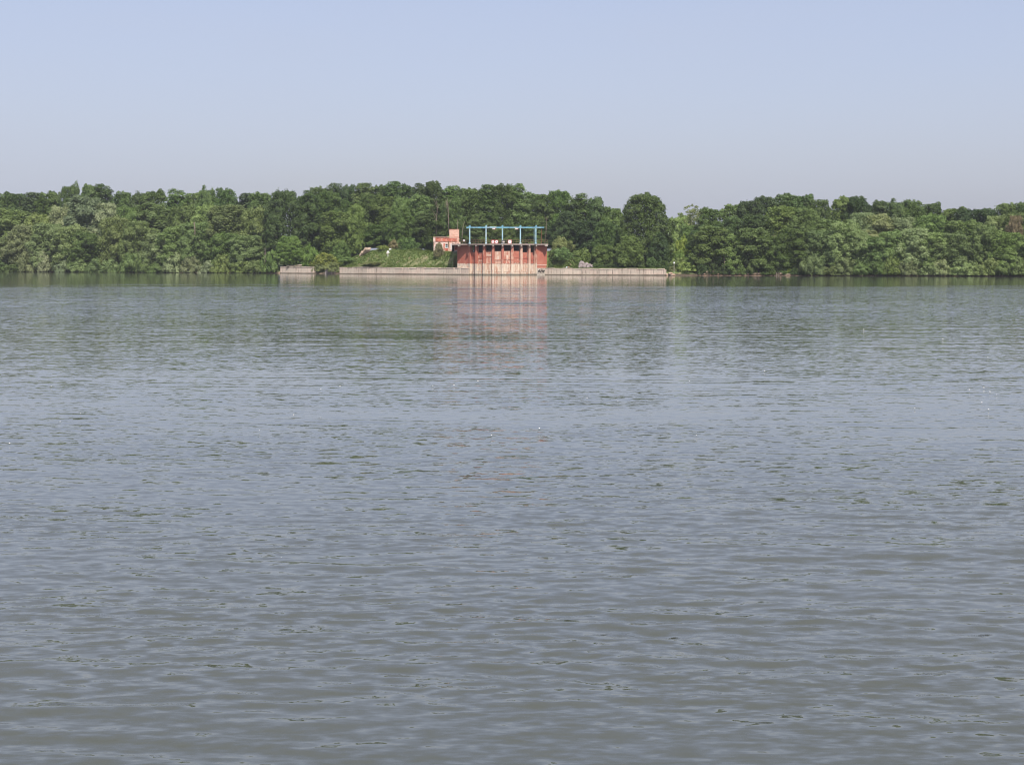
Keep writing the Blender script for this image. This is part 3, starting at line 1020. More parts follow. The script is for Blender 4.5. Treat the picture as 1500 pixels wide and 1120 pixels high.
# white triangle marker on the embankment
mk = hit(568.3, 375.8)
Ym = mk.y
NM = empty("river_marker", (mk.x, Ym, mk.z))
tag(NM, "white triangular river marker on a short post on the grassy embankment", "marker")
h_ = (375.6 - 366.6) * Ym / FP
MB().box((0, 0, h_ * 0.3 - 0.3), (0.13, 0.13, h_ * 0.72 + 0.6)).build("post", M['white'], NM)
tri = MB()
w3, z0, z1 = 0.52, h_ * 0.60, h_ * 1.0
tri.v += [Vector((-w3, -0.1, z0)), Vector((w3, -0.1, z0)), Vector((0.08, -0.1, z1)), Vector((-0.08, -0.1, z1)),
          Vector((-w3, -0.04, z0)), Vector((w3, -0.04, z0)), Vector((0.08, -0.04, z1)), Vector((-0.08, -0.04, z1))]
tri.f += [(0, 1, 2, 3), (7, 6, 5, 4), (1, 0, 4, 5), (2, 1, 5, 6), (3, 2, 6, 7), (0, 3, 7, 4)]
tri.build("triangle", M['white'], NM)
# small white stone block on the crown of the embankment
pb = hit(571.5, 366.0) + Vector((0, 0, 0.05))
o = MB().box((0, 0, 0.1), (0.7, 0.5, 0.5), jit=0.06).build("stone_block", M['white'], None, pb)
tag(o, "small white stone block in the grass up right of the white triangle marker", "stone")
o = MB().box((0, 0, 0.0), (1.3, 0.5, 0.16), jit=0.03).build("stone_slab", M['quay'], None, hit(577.5, 365.6) + Vector((0, 0, 0.1)))
tag(o, "thin grey slab in the grass right of the small white block", "slab")
# small white marker right of the quay
Yk = float(shoreY(PX(987.4, 424))) + 1.2
NM2 = empty("shore_lamp", (PX(987.4, Yk), Yk, float(ground(PX(987.4, Yk), Yk))))
tag(NM2, "small white-headed marker post in the bushes right of the quay's end", "marker")
zt = CAMZ + (HOR - 384.6) * Yk / FP - NM2.location.z
MB().tube([(0, 0, -0.3), (0, 0, zt - 0.3)], 0.055, 6).build("post", M['concrete'], NM2)
MB().ball((0, -0.05, zt - 0.1), 0.24, 10, 7, (1, 1, 1.2)).build("head", M['white'], NM2, smooth=True)

# tufts of white seed fluff drifting on the water
fl = MB()
spots = [(498, 568), (470, 572), (75, 568), (118, 608), (88, 620), (634, 567), (665, 566), (720, 640), (1340, 600), (1441, 570), (1450, 576), (1460, 580), (1420, 573), (1438, 592), (1448, 602), (1349, 602), (1265, 484), (1381, 498), (412, 820), (470, 614), (14, 652), (1120, 545), (860, 585), (905, 590), (1010, 560), (380, 633), (430, 610), (1447, 525), (1020, 640), (790, 630), (700, 560)]
for (px, py) in spots:
    Yf = FP * CAMZ / (py - HOR)
    s_ = 0.00042 * Yf * random.uniform(0.5, 1.05)
    fl.ball((PX(px, Yf), Yf, 0.05 + s_ * 0.5), s_, 6, 4, (1.3, 1.3, 0.7))
o = fl.build("seed_fluff", M['white'], None)
tag(o, "white specks of seed fluff floating on the river", kind='stuff')


# ------------------------------------------------------------------ foliage
def unit(v):
    return v / np.maximum(np.linalg.norm(v, axis=-1, keepdims=True), 1e-9)


def leaf_quads(c, nrm, size, asp=1.0, droop=0.0, g=rng):
    k = len(c)
    r_ = unit(g.normal(size=(k, 3)))
    if droop:
        r_ = unit(r_ * (1 - droop) + np.array([0, 0, -1.0]) * droop)
    tgt = unit(r_ - nrm * np.sum(r_ * nrm, 1, keepdims=True))
    bit = np.cross(nrm, tgt)
    a = tgt * (size * asp)[:, None] * 0.5
    b = bit * (size / asp)[:, None] * 0.5
    return np.stack([c - a, c + b * 0.9 - a * 0.1, c + a, c - b * 0.9 - a * 0.1], 1).reshape(-1, 3)


def crown_mesh(name, H, Rw, prof, base, n_puff, n_leaf, size, seed, puff=(0.16, 0.30), upright=0.0, asp=1.15, droop=0.0, inner=0.25, squash=0.92, gap=0.0, lobes=0, sprigs=0):
    g = np.random.default_rng(seed)
    P, RP = [], []
    tries = 0
    LB = []
    for i in range(lobes):
        u = (i + g.uniform(0.2, 0.8)) / lobes * 0.9 + 0.04
        rl = Rw * g.uniform(0.32, 0.48) * (1.05 - 0.25 * u)
        rad = max(0.0, np.interp(u, prof[0], prof[1]) * Rw - rl * 0.75) * g.uniform(0.8, 1.1)
        a = i * 2.4 + g.uniform(-0.5, 0.5)
        LB.append((np.array([rad * math.cos(a), rad * math.sin(a), base + rl * 0.5 + u * (H - base - rl * 1.4)]), rl))
    while len(P) < n_puff and tries < 5000:
        tries += 1
        u = g.uniform(0.0, 1.0)
        rad = np.interp(u, prof[0], prof[1]) * Rw
        a = g.uniform(0, 2 * math.pi)
        lob = 1 + 0.16 * math.sin(3 * a + seed) + 0.10 * math.sin(5 * a + 2.1 * seed + 4 * u)
        f = math.sqrt(g.uniform(0.02, 1)) if g.uniform() < inner else g.uniform(0.72, 1.0)
        r = rad * f * lob
        p = np.array([r * math.cos(a), r * math.sin(a), base + u * (H - base)])
        rp = Rw * g.uniform(*puff) * (1.05 - 0.22 * u)
        if LB:
            lc, rl = LB[g.integers(len(LB))]
            dd = unit(g.normal(size=3) + np.array([0, 0, 0.25]) + 0.5 * unit(lc * np.array([1, 1, 0]) + 1e-6))
            p = lc + dd * rl * g.uniform(0.72, 0.95)
            p[2] = max(p[2], base)
            rp *= 0.8
        if P and min(np.linalg.norm(p - q_) / (rp + s_) for q_, s_ in zip(P, RP)) < 0.34 + gap:
            continue
        P.append(p)
        RP.append(rp)
    for i in range(sprigs):                       # small leaders that break the outline at the top
        a, f = g.uniform(0, 6.28), math.sqrt(g.uniform(0, 1)) * 0.55 * Rw
        P.append(np.array([f * math.cos(a), f * math.sin(a), H * g.uniform(0.88, 0.965) - 0.22 * f]))
        RP.append(Rw * g.uniform(0.11, 0.17))
    P, RP = np.array(P), np.array(RP)
    w = RP ** 2
    cnt = np.maximum(12, (n_leaf * w / w.sum()).astype(int))
    cs, ns, sz, tn = [], [], [], []
    ax = np.array([0, 0, base + 0.45 * (H - base)])
    for p, rp, k in zip(P, RP, cnt):
        d = unit(g.normal(size=(k, 3)))
        outw = unit((p - ax) * np.array([1, 1, 0.6]))
        d = unit(d + 0.55 * outw + np.array([0, 0, 0.35]))
        rr = rp * (0.62 + 0.46 * g.uniform(size=k) ** 0.6)
        # lumpy surface on each clump
        lump = 1 + 0.16 * np.sin(d[:, 0] * 7 + p[0] * 3) * np.sin(d[:, 1] * 6 + p[1] * 3) + 0.14 * np.sin(d[:, 2] * 8 + p[2] * 3)
        sc = np.array([1, 1, squash + upright])
        q_ = p + d * (rr * lump)[:, None] * sc
        if droop:
            low = np.clip(-(d[:, 2]) + 0.4, 0, 1)
            q_[:, 2] -= low * rp * 0.5 * droop
        stray = g.uniform(size=k) < 0.05
        q_[stray] += d[stray] * rp * g.uniform(0.1, 0.4, size=(int(stray.sum()), 1))
        cs.append(q_)
        ns.append(unit(d * 1.0 + g.normal(size=(k, 3)) * 0.34 + np.array([0, 0, 0.25])))
        sz.append(size * g.uniform(0.65, 1.35, k))
        tn.append(np.clip(g.uniform(0.2, 0.8) + g.normal(0, 0.14, k), 0, 1))
    kf = int(n_leaf * 0.28)                       # leaves deep inside, so that the crown is no hollow shell
    u = g.uniform(0.02, 0.93, kf)
    a = g.uniform(0, 2 * math.pi, kf)
    rad = np.interp(u, prof[0], prof[1]) * Rw * 0.84 * np.sqrt(g.uniform(0, 1, kf)) * (1 + 0.16 * np.sin(3 * a + seed))
    cs.append(np.stack([rad * np.cos(a), rad * np.sin(a), base + u * (H - base)], -1))
    ns.append(unit(g.normal(size=(kf, 3)) + np.array([0, 0, 0.5])))
    sz.append(size * g.uniform(1.0, 1.8, kf))
    tn.append(g.uniform(0.1, 0.6, kf))
    cs, ns, sz, tn = map(np.concatenate, (cs, ns, sz, tn))
    cs[:, 2] = base + (cs[:, 2] - base) * (H * 1.02 - base) / (np.percentile(cs[:, 2], 99.7) - base)
    ok = cs[:, 2] > 0.12
    cs, ns, sz, tn = cs[ok], ns[ok], sz[ok], tn[ok]
    v = leaf_quads(cs, ns, sz, asp, droop * 0.6, g)
    q_ = np.arange(len(v), dtype=np.int32).reshape(-1, 4)
    return np_mesh(name, v, q_, M['leaf'], False, tn), P, RP


def trunk_mesh(name, H, r0, P, RP, seed, mat, fork=0.45, n_limb=9, base=0.0):
    r_ = random.Random(seed)
    b = MB()
    sway = [r_.uniform(-0.03, 0.03) * H for _ in range(4)]
    top = H * 0.82
    zs_ = [-0.8, 0, 0.03 * H, top * 0.35, top * 0.7, top]
    xs_ = [0, 0, 0, sway[0], sway[0] + sway[1], sway[0] + sway[1] + sway[2]]
    ys_ = [0, 0, 0, sway[1], sway[1] + sway[3], sway[1] + sway[0]]
    pts_ = [Vector(p) for p in zip(xs_, ys_, zs_)]
    b.tube(pts_, [r0 * 1.5, r0 * 1.3, r0, r0 * 0.75, r0 * 0.42, r0 * 0.1], 8)
    order = list(range(len(P)))
    r_.shuffle(order)
    for k in order[:n_limb]:
        e = Vector(P[k])
        zst = min(max(e.z * r_.uniform(0.5, 0.75), 0.12 * H), top * 0.9)
        s = Vector((np.interp(zst, zs_, xs_), np.interp(zst, zs_, ys_), zst))
        mid_ = s.lerp(e, 0.5) + Vector((0, 0, -0.04 * H * r_.random()))
        rr = r0 * (1 - 0.75 * zst / top) * 0.5
        b.tube([s, mid_, e], [rr, rr * 0.6, rr * 0.2], 5)
    return b.mesh(name, mat, True)


PROF = {
    'willow': ([0, 0.12, 0.35, 0.6, 0.8, 0.93, 1.0], [0.86, 1.0, 1.0, 0.92, 0.80, 0.64, 0.45]),
    'poplar': ([0, 0.10, 0.3, 0.55, 0.78, 0.92, 1.0], [0.6, 0.85, 1.0, 0.98, 0.86, 0.68, 0.46]),
    'tall': ([0, 0.10, 0.3, 0.6, 0.85, 1.0], [0.7, 0.9, 1.0, 0.92, 0.72, 0.36]),
    'round': ([0, 0.10, 0.3, 0.55, 0.78, 0.92, 1.0], [0.72, 0.95, 1.0, 0.96, 0.76, 0.48, 0.18]),
    'bush': ([0, 0.2, 0.5, 0.8, 1.0], [0.9, 1.0, 0.9, 0.6, 0.2]),
}
KIT = {}


def kit(kind, k, H, Rw, base, n_puff, n_leaf, size, bark='bark', r0=0.32, **kw):
    lst = KIT.setdefault(kind, [])
    for i in range(k):
        sd = 1000 + 37 * len(KIT) + 7 * i
        cm, P, RP = crown_mesh("crown", H, Rw, PROF[kw.get('prof', kind)], base, n_puff, n_leaf, size, sd, **{a: b for a, b in kw.items() if a != 'prof'})
        tm = trunk_mesh("trunk", H, r0, P, RP, sd, M[bark])
        lst.append((cm, tm, H, Rw))


kit('willow', 5, 16, 6.4, 0.5, 150, 18000, 0.36, puff=(0.14, 0.26), inner=0.35, lobes=15, sprigs=5, asp=1.4, droop=0.25, r0=0.4)
kit('poplar', 5, 22, 5.2, 1.6, 170, 21000, 0.38, lobes=14, sprigs=9, puff=(0.16, 0.29), upright=0.2, inner=0.5)
kit('tall', 4, 24, 3.4, 3.0, 120, 15000, 0.36, puff=(0.24, 0.40), upright=0.45, inner=0.5, sprigs=5)
kit('round', 3, 20, 8.2, 1.2, 230, 28000, 0.38, lobes=22, sprigs=14, puff=(0.12, 0.22), inner=0.4, r0=0.45)
kit('sparse', 4, 21, 3.8, 4.0, 60, 5600, 0.34, prof='poplar', puff=(0.14, 0.26), upright=0.3, gap=0.12, bark='bark_pale', r0=0.24)
kit('bush', 4, 4, 3.2, 0.1, 44, 4200, 0.26, puff=(0.16, 0.30), r0=0.12)
kit('feathery', 3, 4, 3.2, 0.1, 48, 4600, 0.26, prof='bush', puff=(0.14, 0.26), asp=1.8, droop=0.3, r0=0.12)

GREEN = {
    'willow': (0.100, 0.134, 0.046), 'willow_grey': (0.124, 0.148, 0.074), 'poplar': (0.052, 0.082, 0.022), 'mid': (0.076, 0.110, 0.032),
    'dark': (0.037, 0.058, 0.019), 'bright': (0.068, 0.106, 0.024), 'pale': (0.120, 0.155, 0.050), 'yellow': (0.120, 0.145, 0.030), 'olive': (0.095, 0.110, 0.042), 'brown': (0.105, 0.098, 0.042), 'rusty': (0.120, 0.102, 0.052),
}
NAMES = {'willow': ("willow_tree", "tree"), 'poplar': ("poplar_tree", "tree"), 'tall': ("poplar_tree", "tree"), 'round': ("broadleaf_tree", "tree"),
         'sparse': ("birch_tree", "tree"), 'bush': ("bush", "bush"), 'feathery': ("willow_bush", "bush")}
_use = {}


def plant(kind, px, py_top, Y, wpx, green, label=None, group=None, py_base=None, zbase=None, name=None, var=None):
    i = _use.get(kind, random.randrange(4))
    _use[kind] = i + 1
    cm, tm, H0, R0 = KIT[kind][(i if var is None else var) % len(KIT[kind])]
    X = PX(px, Y)
    zb = float(ground(X, Y)) if zbase is None else zbase
    zb = max(zb, -0.1)
    ztop = CAMZ + (HOR - py_top) * Y / FP
    H = max(ztop - zb, 0.6)
    sxy = (wpx * Y / FP) / (2 * R0 * (1.0 if kind in ('poplar', 'tall', 'willow') else 1.16))
    nm, cat = NAMES[kind]
    r = empty(name or nm, (X, Y, zb), random.uniform(0, 6.28))
    r.scale = (sxy, sxy, H / (H0 * 1.03))
    t_ = link("trunk", tm, r)
    c_ = link("crown", cm, r)
    j = 1.95 * random.uniform(0.78, 1.22)
    g = GREEN[green]
    c_.color = (g[0] * j * random.uniform(0.93, 1.08), g[1] * j, g[2] * j * random.uniform(0.85, 1.15), 1)
    tag(r, label, cat, group)
    return r


SKY = [(-80, 282), (0, 281), (30, 280), (60, 284), (75, 279), (90, 272), (120, 268), (140, 266), (155, 271), (170, 278), (200, 280), (220, 277), (235, 283), (255, 278), (280, 278),
       (300, 275), (330, 276), (350, 278), (370, 280), (390, 277), (410, 276), (430, 277), (450, 276), (470, 270), (490, 267), (520, 267), (545, 269), (560, 267), (580, 267), (595, 272),
       (610, 271), (630, 264), (645, 264), (665, 271), (685, 277), (700, 273), (720, 268), (740, 268), (760, 270), (775, 274), (785, 285), (800, 281), (820, 279), (840, 281), (860, 286),
       (885, 292), (900, 303), (910, 304), (920, 293), (940, 285), (955, 283), (975, 287), (985, 295), (993, 311), (1000, 309), (1015, 300), (1035, 305), (1050, 300), (1070, 296), (1090, 296),
       (1110, 287), (1130, 285), (1150, 282), (1175, 284), (1200, 291), (1210, 298), (1225, 290), (1250, 284), (1270, 285), (1285, 290), (1300, 292), (1320, 289), (1335, 292), (1360, 296),
       (1380, 297), (1400, 303), (1420, 303), (1440, 301), (1455, 305), (1465, 296), (1490, 295), (1600, 294)]


def skyline(px):
    return float(np.interp(px, [a for a, b in SKY], [b for a, b in SKY]))


WORDS = ["first", "second", "third", "fourth", "fifth", "sixth", "seventh", "eighth", "ninth", "tenth", "eleventh", "twelfth", "thirteenth", "fourteenth", "fifteenth",
         "sixteenth", "seventeenth", "eighteenth", "nineteenth", "twentieth", "twenty-first", "twenty-second", "twenty-third", "twenty-fourth"]
LOOK = {'pale': "pale green", 'willow': "soft green", 'willow_grey': "silvery green", 'poplar': "deep green", 'mid': "mid-green", 'dark': "dark green", 'bright': "bright green", 'yellow': "yellow-green", 'olive': "olive green", 'brown': "brownish", 'rusty': "brownish"}
KINDW = {'willow': "willow", 'poplar': "poplar", 'tall': "slender poplar", 'round': "broad tree", 'sparse': "thin-crowned tree", 'bush': "bush", 'feathery': "feathery willow bush"}


def row(pxs, off, top, widths, kinds, greens, phrase, group, rev=False, zbase=None, jit=3.0):
    """A row of plants along the bank; phrase says where the row is and from which landmark it is counted."""
    order = sorted(pxs, reverse=rev)
    for i, px in enumerate(order):
        k, g = kinds[i % len(kinds)], greens[(i * 3 + i // 3) % len(greens)]
        Y0 = float(shoreY(PX(px, 440)))
        Y = float(shoreY(PX(px, Y0))) + off + random.uniform(-1, 1) * min(off * 0.15, 3)
        ty = top(px) + random.uniform(-jit, jit)
        plant(k, px, ty, Y, widths(px) * random.uniform(0.88, 1.18), g, f"{LOOK[g]} {KINDW[k]}, {WORDS[i]} {phrase}", group, zbase=zbase)


def spread(a, b, step, j=0.25):
    n_ = max(1, round((b - a) / step))
    return [a + (b - a) * (i + 0.5) / n_ + random.uniform(-j, j) * step for i in range(n_)]


# left wood: low bushes at the water, willows, mixed trees, skyline poplars
row(spread(-140, 392, 24), 0.4, lambda p: 376 + 7 * math.sin(p * 0.09), lambda p: 36, ['feathery', 'bush'], ['willow', 'willow_grey', 'mid'],
    "along the waterline counted leftward from the leftmost quay end", "low bushes along the left waterline", True, jit=6)
row(spread(-140, 372, 33), 6, lambda p: 330 + 10 * math.sin(p * 0.055 + 1), lambda p: 60, ['willow'], ['willow', 'willow_grey', 'willow', 'mid'],
    "of the front willow row counted leftward from the leftmost quay end", "front willows of the left wood", True, jit=7)
row(spread(-140, 390, 36), 17, lambda p: skyline(p) + 24, lambda p: 62, ['willow', 'poplar', 'willow'], ['willow', 'mid', 'willow_grey'],
    "of the middle tree row counted leftward from the leftmost quay end", "middle trees of the left wood", True, jit=6)
row(spread(-140, 395, 25), 30, lambda p: skyline(p) + 1, lambda p: 46, ['poplar', 'tall', 'poplar', 'willow'], ['poplar', 'mid', 'poplar', 'dark'],
    "of the skyline trees counted leftward from the leftmost quay end", "skyline trees of the left wood", True, jit=3)

# the dark pair beside the quay's left end and the wood behind the embankment
Yd = float(shoreY(PX(415, 478)))
plant('round', 417, 279, Yd + 15, 82, 'dark', "big dark broad tree with a black shaded foot behind the leftmost quay stretch")
plant('poplar', 455, 283, Yd + 20, 52, 'poplar', "tall dark poplar just right of the big dark broad tree")
plant('round', 424, 345, Yd + 4.5, 54, 'bright', "bright green large-leaved bushy tree behind the leftmost quay stretch")
plant('bush', 396, 366, Yd + 3.5, 30, 'mid', "mid-green bush in the shade left of the leftmost quay end")
row(spread(480, 640, 30), 26, lambda p: 312 + 12 * math.sin(p * 0.07), lambda p: 50, ['poplar', 'round'], ['mid', 'poplar', 'dark'],
    "of the wood's front edge behind the embankment counted rightward", "front trees behind the embankment", jit=8)
row(spread(470, 680, 28), 34, lambda p: 289 + 5 * math.sin(p * 0.1), lambda p: 46, ['poplar', 'willow', 'poplar'], ['poplar', 'mid', 'poplar'],
    "of the middle trees behind the embankment counted rightward", "middle trees behind the embankment", jit=5)
row(spread(440, 690, 21), 44, lambda p: skyline(p) + 1, lambda p: 38, ['tall', 'poplar'], ['poplar', 'mid', 'dark', 'poplar'],
    "of the skyline trees behind the embankment counted rightward", "skyline trees behind the embankment", jit=3)
# behind the pumping station
row(spread(690, 905, 30), 27, lambda p: 322 + 9 * math.sin(p * 0.08), lambda p: 46, ['poplar', 'willow', 'poplar'], ['mid', 'dark', 'poplar'],
    "of the nearer trees behind the pumping station counted rightward", "nearer trees behind the pumping station", jit=8)
row(spread(685, 790, 21), 42, lambda p: skyline(p) + 1, lambda p: 38, ['poplar', 'tall'], ['poplar', 'mid', 'poplar'],
    "of the skyline trees above the blue gantry counted rightward", "skyline trees above the gantry", jit=3)
row(spread(792, 905, 24), 32, lambda p: skyline(p) + 1, lambda p: 40, ['poplar', 'poplar', 'tall'], ['poplar', 'mid', 'dark'],
    "of the skyline trees right of the blue gantry counted rightward", "skyline trees right of the gantry", jit=2)
row(spread(845, 925, 24), 7.5, lambda p: 352 + 8 * math.sin(p * 0.2), lambda p: 36, ['bush', 'willow'], ['mid', 'olive', 'dark'],
    "of the low trees behind the right quay, counted rightward", "lower trees behind the right quay", jit=5)
row(spread(868, 905, 26), 15, lambda p: 318, lambda p: 48, ['round', 'poplar'], ['poplar', 'mid'],
    "of the tall trees between gantry and big round tree", "tall trees behind the right quay", jit=5)
Yt = float(shoreY(PX(945, 424)))
plant('round', 946, 283, Yt + 13, 92, 'poplar', "huge round dense tree overhanging the right end of the quay", var=0)
plant('round', 922, 345, Yt + 6, 48, 'mid', "mid-green low broad tree at the foot of the huge round tree", var=1)
plant('round', 962, 340, Yt + 8, 44, 'dark', "dark low broad tree at the right foot of the huge round tree", var=2)
# right wood
plant('sparse', 1004, 309, Yt + 50, 34, 'mid', "pale thin-crowned tree in the gap right of the huge round tree")
plant('sparse', 1017, 299, Yt + 40, 36, 'olive', "tall thin-crowned tree with sky showing through, right of the gap")
plant('willow', 994, 317, Yt + 48, 44, 'pale', "pale green tree closing the dip far behind the huge round tree's right side")
plant('willow', 1009, 328, Yt + 30, 34, 'mid', "mid-green low tree in the dip between the huge round tree and thin-crowned tree")
row(spread(888, 978, 15), 5.0, lambda p: 379 + 5 * math.sin(p * 0.5), lambda p: 22, ['bush'], ['dark', 'poplar', 'mid'],
    "under the huge round tree counted rightward", "dark bushes under the huge round tree", jit=3)
plant('bush', 1000, 345, Yt + 22, 30, 'yellow', "yellow-green bush glowing in the gap right of the huge round tree")
plant('bush', 996, 366, Yt + 10, 26, 'bright', "bright green bush low in the gap right of the huge round tree")
row(spread(1030, 1650, 27), 30, lambda p: skyline(p) + 1, lambda p: 48, ['poplar', 'poplar', 'willow', 'poplar'], ['poplar', 'mid', 'dark', 'mid'],
    "of the right wood's skyline trees counted rightward from the gap", "skyline trees of the right wood", jit=2.5)
row(spread(1025, 1235, 34), 17, lambda p: skyline(p) + 24, lambda p: 58, ['poplar', 'round', 'poplar'], ['poplar', 'mid', 'dark'],
    "of the dark middle trees of the right wood counted rightward", "dark middle trees of the right wood", jit=6)
row(spread(1240, 1650, 34), 17, lambda p: skyline(p) + 22, lambda p: 60, ['willow', 'poplar', 'willow'], ['willow_grey', 'mid', 'willow'],
    "of the soft middle trees of the right wood counted rightward", "soft middle trees of the right wood", jit=6)
row(spread(1032, 1180, 30), 4.5, lambda p: 338 + 8 * math.sin(p * 0.1), lambda p: 52, ['poplar', 'willow'], ['mid', 'poplar', 'mid'],
    "of the right wood's front trees counted rightward from the gap", "dark front trees of the right wood", zbase=0.6, jit=6)
row(spread(1024, 1182, 15), 0.9, lambda p: 391 + 5 * math.sin(p * 0.45), lambda p: 17, ['bush', 'feathery'], ['dark', 'mid', 'poplar'],
    "on the bare earth bank right of the quay", "low bushes on the earth bank", jit=3)
row(spread(1190, 1650, 34), 5, lambda p: 336 + 9 * math.sin(p * 0.06), lambda p: 60, ['willow'], ['willow', 'willow_grey', 'mid', 'willow'],
    "of the front willow row right of the dark wood counted rightward", "front willows of the right wood", jit=7)
row(spread(1182, 1650, 24), 0.4, lambda p: 380 + 6 * math.sin(p * 0.12), lambda p: 36, ['feathery', 'bush'], ['willow', 'mid', 'willow_grey'],
    "along the right waterline counted rightward from the earth bank", "low bushes along the right waterline", jit=6)
plant('feathery', 1010, 382, Yt + 0.8, 42, 'pale', "soft light green willow bush hanging over the water right of the quay's end")
plant('feathery', 996, 377, Yt + 4, 34, 'pale', "pale green bush around the small white-headed marker post")
plant('feathery', 985, 390, Yt + 2, 14, 'olive', "low olive bush above the reddish stone at the quay's right end")
plant('willow', 1138, 360, float(shoreY(PX(1138, 418))) + 4, 36, 'willow_grey', "pale drooping willow over the two dark stumps", zbase=0.5)
plant('bush', 1119, 386, float(shoreY(PX(1119, 418))) + 2.5, 16, 'bright', "small bright green bush on the earth bank left of the two stumps")
plant('bush', 1156, 393, float(shoreY(PX(1156, 418))) + 2.0, 12, 'yellow', "tiny yellow-green bush right of the two dark stumps")
plant('feathery', 1166, 388, float(shoreY(PX(1166, 418))) + 3.0, 16, 'olive', "small olive bush at the right end of the bare earth bank")
plant('willow', 1486, 316, float(shoreY(PX(1486, 405))) + 10, 26, 'rusty', "dull brownish tree among the green at the far right")
# bushes about the embankment and station
Ye = float(shoreY(PX(600, 455)))
plant('bush', 598, 347, Ye + 17, 40, 'bright', "bright green bush on the embankment left of the brick house, leftmost of three")
plant('round', 630, 335, Ye + 20, 34, 'bright', "tall bright yellow-green bush touching the left end of the brick house")
plant('bush', 578, 351, Ye + 17, 22, 'brown', "brownish round bush on the embankment above the white triangle marker")
plant('bush', 561, 359, Ye + 15, 22, 'yellow', "yellow-green low bush behind the white triangle marker")
plant('bush', 642.5, 355.0, 450.3, 16, 'brown', "dull brown-green bush hiding the lower left wall of the brick house")
plant('bush', 645, 334, Ye + 32, 36, 'yellow', "yellow-green bush above the roof of the brick house", zbase=6)
plant('feathery', 612, 372, Ye + 8, 16, 'olive', "pale olive shrub on the middle of the embankment slope")
plant('bush', 510, 376, float(shoreY(PX(510, 464))) + 6, 34, 'mid', "dark-footed green bush at the left end of the embankment")
plant('bush', 548, 383, float(shoreY(PX(548, 460))) + 3, 40, 'olive', "low olive bush behind the quay below the concrete steps")
plant('feathery', 470, 386, float(shoreY(PX(470, 469))) + 2.2, 26, 'olive', "drooping olive bush at the left side of the quay gap")
plant('feathery', 488, 384, float(shoreY(PX(488, 465))) + 2.0, 26, 'olive', "drooping olive bush at the right side of the quay gap")
plant('bush', 478, 370, float(shoreY(PX(478, 466))) + 7, 46, 'yellow', "yellow-green bush behind the quay gap")
plant('bush', 455, 358, float(shoreY(PX(455, 470))) + 8, 30, 'bright', "bright green bush between the dark trees and the quay gap")
plant('bush', 500, 352, float(shoreY(PX(500, 464))) + 16, 36, 'poplar', "deep green bush in the shade at the left end of the embankment")
Yr = float(shoreY(PX(820, 434)))
plant('feathery', 822, 346, Yr + 11, 36, 'olive', "grey-green bush against the right corner of the pumping station deck")
plant('bush', 822, 362, Yr + 4.5, 40, 'mid', "dense rounded bush at the foot of the pumping station's right wall")
plant('feathery', 838, 370, Yr + 7, 20, 'olive', "small olive bush left above the rubble heap")
plant('bush', 806, 385, Yr + 2, 10, 'mid', "tiny bush in the corner between pumping station and right quay")
plant('bush', 876, 385, float(shoreY(PX(876, 430))) + 4.5, 22, 'mid', "low bush just right of the rubble heap")


# bare and pale trunks that show against the leaves
def snag(px, y0, y1, Y, r0, label, lean=0.0, mat='bark_pale', nb=5, seed=0):
    r_ = random.Random(seed)
    a, b_ = at(px, y0, Y), at(px + lean, y1, Y)
    t_ = MB()
    L = (b_ - a).length
    pts_ = [Vector((0, 0, -0.6)), (b_ - a) * 0.35 + Vector((r_.uniform(-.15, .15), 0, 0)), (b_ - a) * 0.7 + Vector((r_.uniform(-.2, .2), 0, 0)), b_ - a]
    t_.tube(pts_, [r0, r0 * 0.8, r0 * 0.55, r0 * 0.25], 7)
    rt = empty("bare_tree", a)
    tag(rt, label, "tree")
    t_.build("trunk", M[mat], rt, smooth=True)
    for k in range(nb):
        f = r_.uniform(0.4, 0.95)
        s = pts_[1].lerp(pts_[3], max(0, (f - 0.35) / 0.65))
        e = s + Vector((r_.uniform(-1, 1) * L * 0.14, r_.uniform(-0.5, 0.3), L * r_.uniform(0.12, 0.26)))
        MB().tube([s, s.lerp(e, 0.5) + Vector((0, 0, -0.1)), e], [r0 * 0.4, r0 * 0.28, r0 * 0.1], 5).build("branch", M[mat], rt, smooth=True)


Yw = float(shoreY(PX(650, 440)))
snag(639, 345, 294, Yw + 25.0, 0.13, "bare pale dead tree above the brick house, left of the pair", 1.0, nb=9, seed=1)
snag(657, 340, 290, Yw + 25.5, 0.13, "bare pale dead tree above the brick house tower, right of the pair", -2.0, nb=9, seed=2)
snag(670, 352, 322, Yw + 22, 0.14, "broken pale trunk just right of the brick house tower", 0.5, nb=2, seed=3)
snag(676, 352, 324, Yw + 21, 0.12, "short pale trunk leaning right beside the left end of the gantry", 4.5, nb=1, seed=4)
snag(799, 352, 318, Yr + 23, 0.10, "thin pale trunk right of the gantry beam's end", 1.5, nb=3, seed=5)
Yx = float(shoreY(PX(1061, 418)))
snag(1061.5, 402, 370, Yx + 1.2, 0.2, "pale slender leaning trunk at the right waterline by the earth bank", -1.4, nb=3, seed=6)
snag(1098.5, 371, 356, Yx + 3, 0.2, "short pale trunk showing high in the dark right wood, left one", 0, nb=1, seed=7)
snag(1133, 358, 343, Yx + 3, 0.13, "thin whitish trunk showing high in the dark right wood, right one", 0.6, nb=1, seed=8)
snag(1376, 401, 388, float(shoreY(PX(1376, 408))) + 0.8, 0.3, "reddish broken trunk leaning left over the water near the right edge", -1.6, 'wood', nb=1, seed=9)
snag(285.5, 345, 325, float(shoreY(PX(285, 500))) + 1.0, 0.24, "pale bare trunk showing among the left willows", -0.6, nb=3, seed=10)
snag(388, 398, 366, float(shoreY(PX(388, 480))) + 2.0, 0.5, "thick dark trunk in the shade left of the leftmost quay end", 0.6, 'bark', nb=2, seed=11)

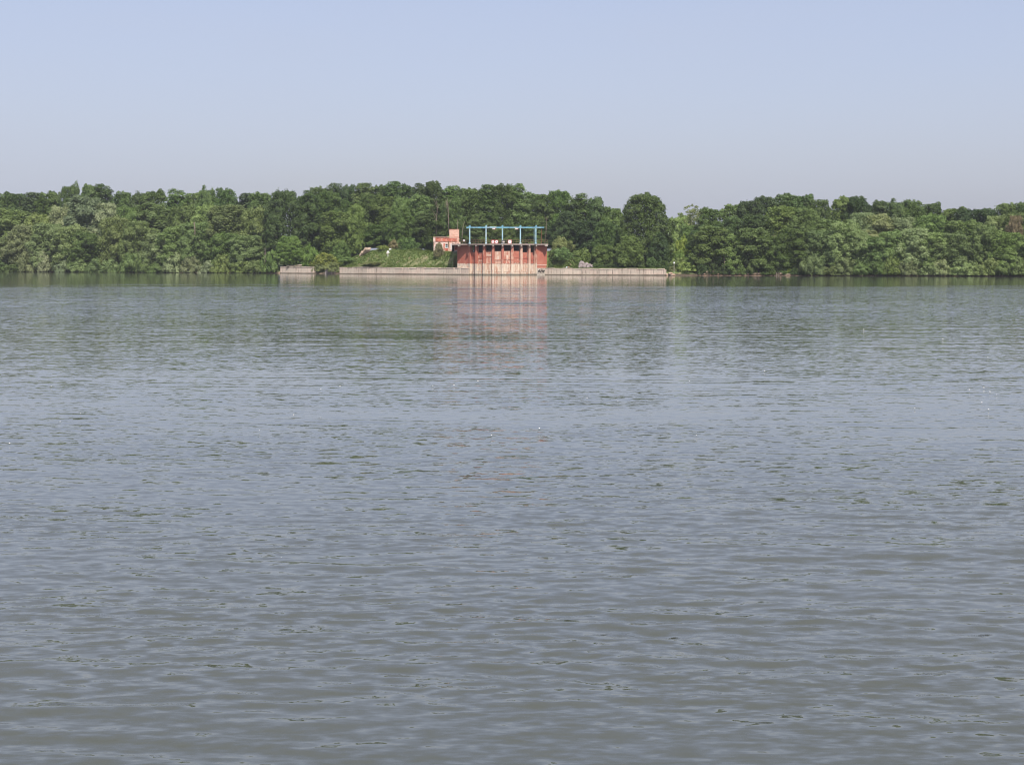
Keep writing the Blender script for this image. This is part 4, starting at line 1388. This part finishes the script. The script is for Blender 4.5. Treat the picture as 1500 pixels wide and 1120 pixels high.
# ------------------------------------------------------------------ grass of the embankment and the quay tops
g = np.random.default_rng(5)
NB_ = 70000
gx = g.uniform(XQ2 - 8, 30, NB_)
gt = g.uniform(1.0, 20, NB_)
ex = g.uniform(XR0, XR1, 9000)
et = 0.9 + g.exponential(2.2, 9000)
gx, gt = np.concatenate([gx, ex]), np.concatenate([gt, et])
gy = shoreY(gx) + gt
gzv = ground(gx, gy)
stn = (gx > -17.0) & (gx < 10.0) & (gy < 457)
house = (gx > -22.8) & (gx < -14.4) & (gy > 452.4) & (gy < 459)
clump = bumps(gx * 1.9, gy * 1.6) + 0.5 * bumps(gx * 4, gy * 3.7)
soil = g.uniform(size=len(gx)) < bareness(gx, gy) * 0.8
soil |= (np.abs(gx - NM.location.x) < 0.35) & (gy < NM.location.y + 0.2) & (gy > NM.location.y - 0.9)
ok = (gzv > 1.5) & ~stn & ~house & ~soil
gx, gy, gzv, clump, gt = gx[ok], gy[ok], gzv[ok], clump[ok], gt[ok]
k = len(gx)
hh = np.clip(g.uniform(0.10, 0.30, k) * (1 + 0.55 * clump), 0.12, 1.3) * np.where(gx > 8, 0.45, 1.0)
c0 = np.stack([gx, gy, gzv - 0.03], -1)
ang = g.uniform(0, math.pi, k)
wv = np.stack([np.cos(ang), np.sin(ang), np.zeros(k)], -1) * (0.09 + 0.07 * g.uniform(size=k))[:, None]
tip = c0 + np.stack([g.normal(0, 0.20, k), g.normal(0, 0.16, k) - 0.16, hh], -1)
v = np.stack([c0 - wv, c0 + wv, tip + wv * 0.35, tip - wv * 0.35], 1).reshape(-1, 3)
tn = np.clip(0.5 + 0.25 * clump + 0.55 * bumps(gx * 0.55 + 2, gy * 0.9) + g.normal(0, 0.12, k), -0.3, 1.4)
me = np_mesh("grass", v, np.arange(4 * k, dtype=np.int32).reshape(-1, 4), M['leaf'], False, tn)
o = link("grass", me)
o.color = (0.160, 0.215, 0.060, 1)
tag(o, "long green grass covering the embankment and the quay tops", kind='stuff')

# the air itself: one closed box round the camera and everything built
hz = MB().box((0, 450, 17.5), (4400, 4400, 43)).build("haze", M['haze'])
tag(hz, "thin pale summer haze over the river", kind='stuff')
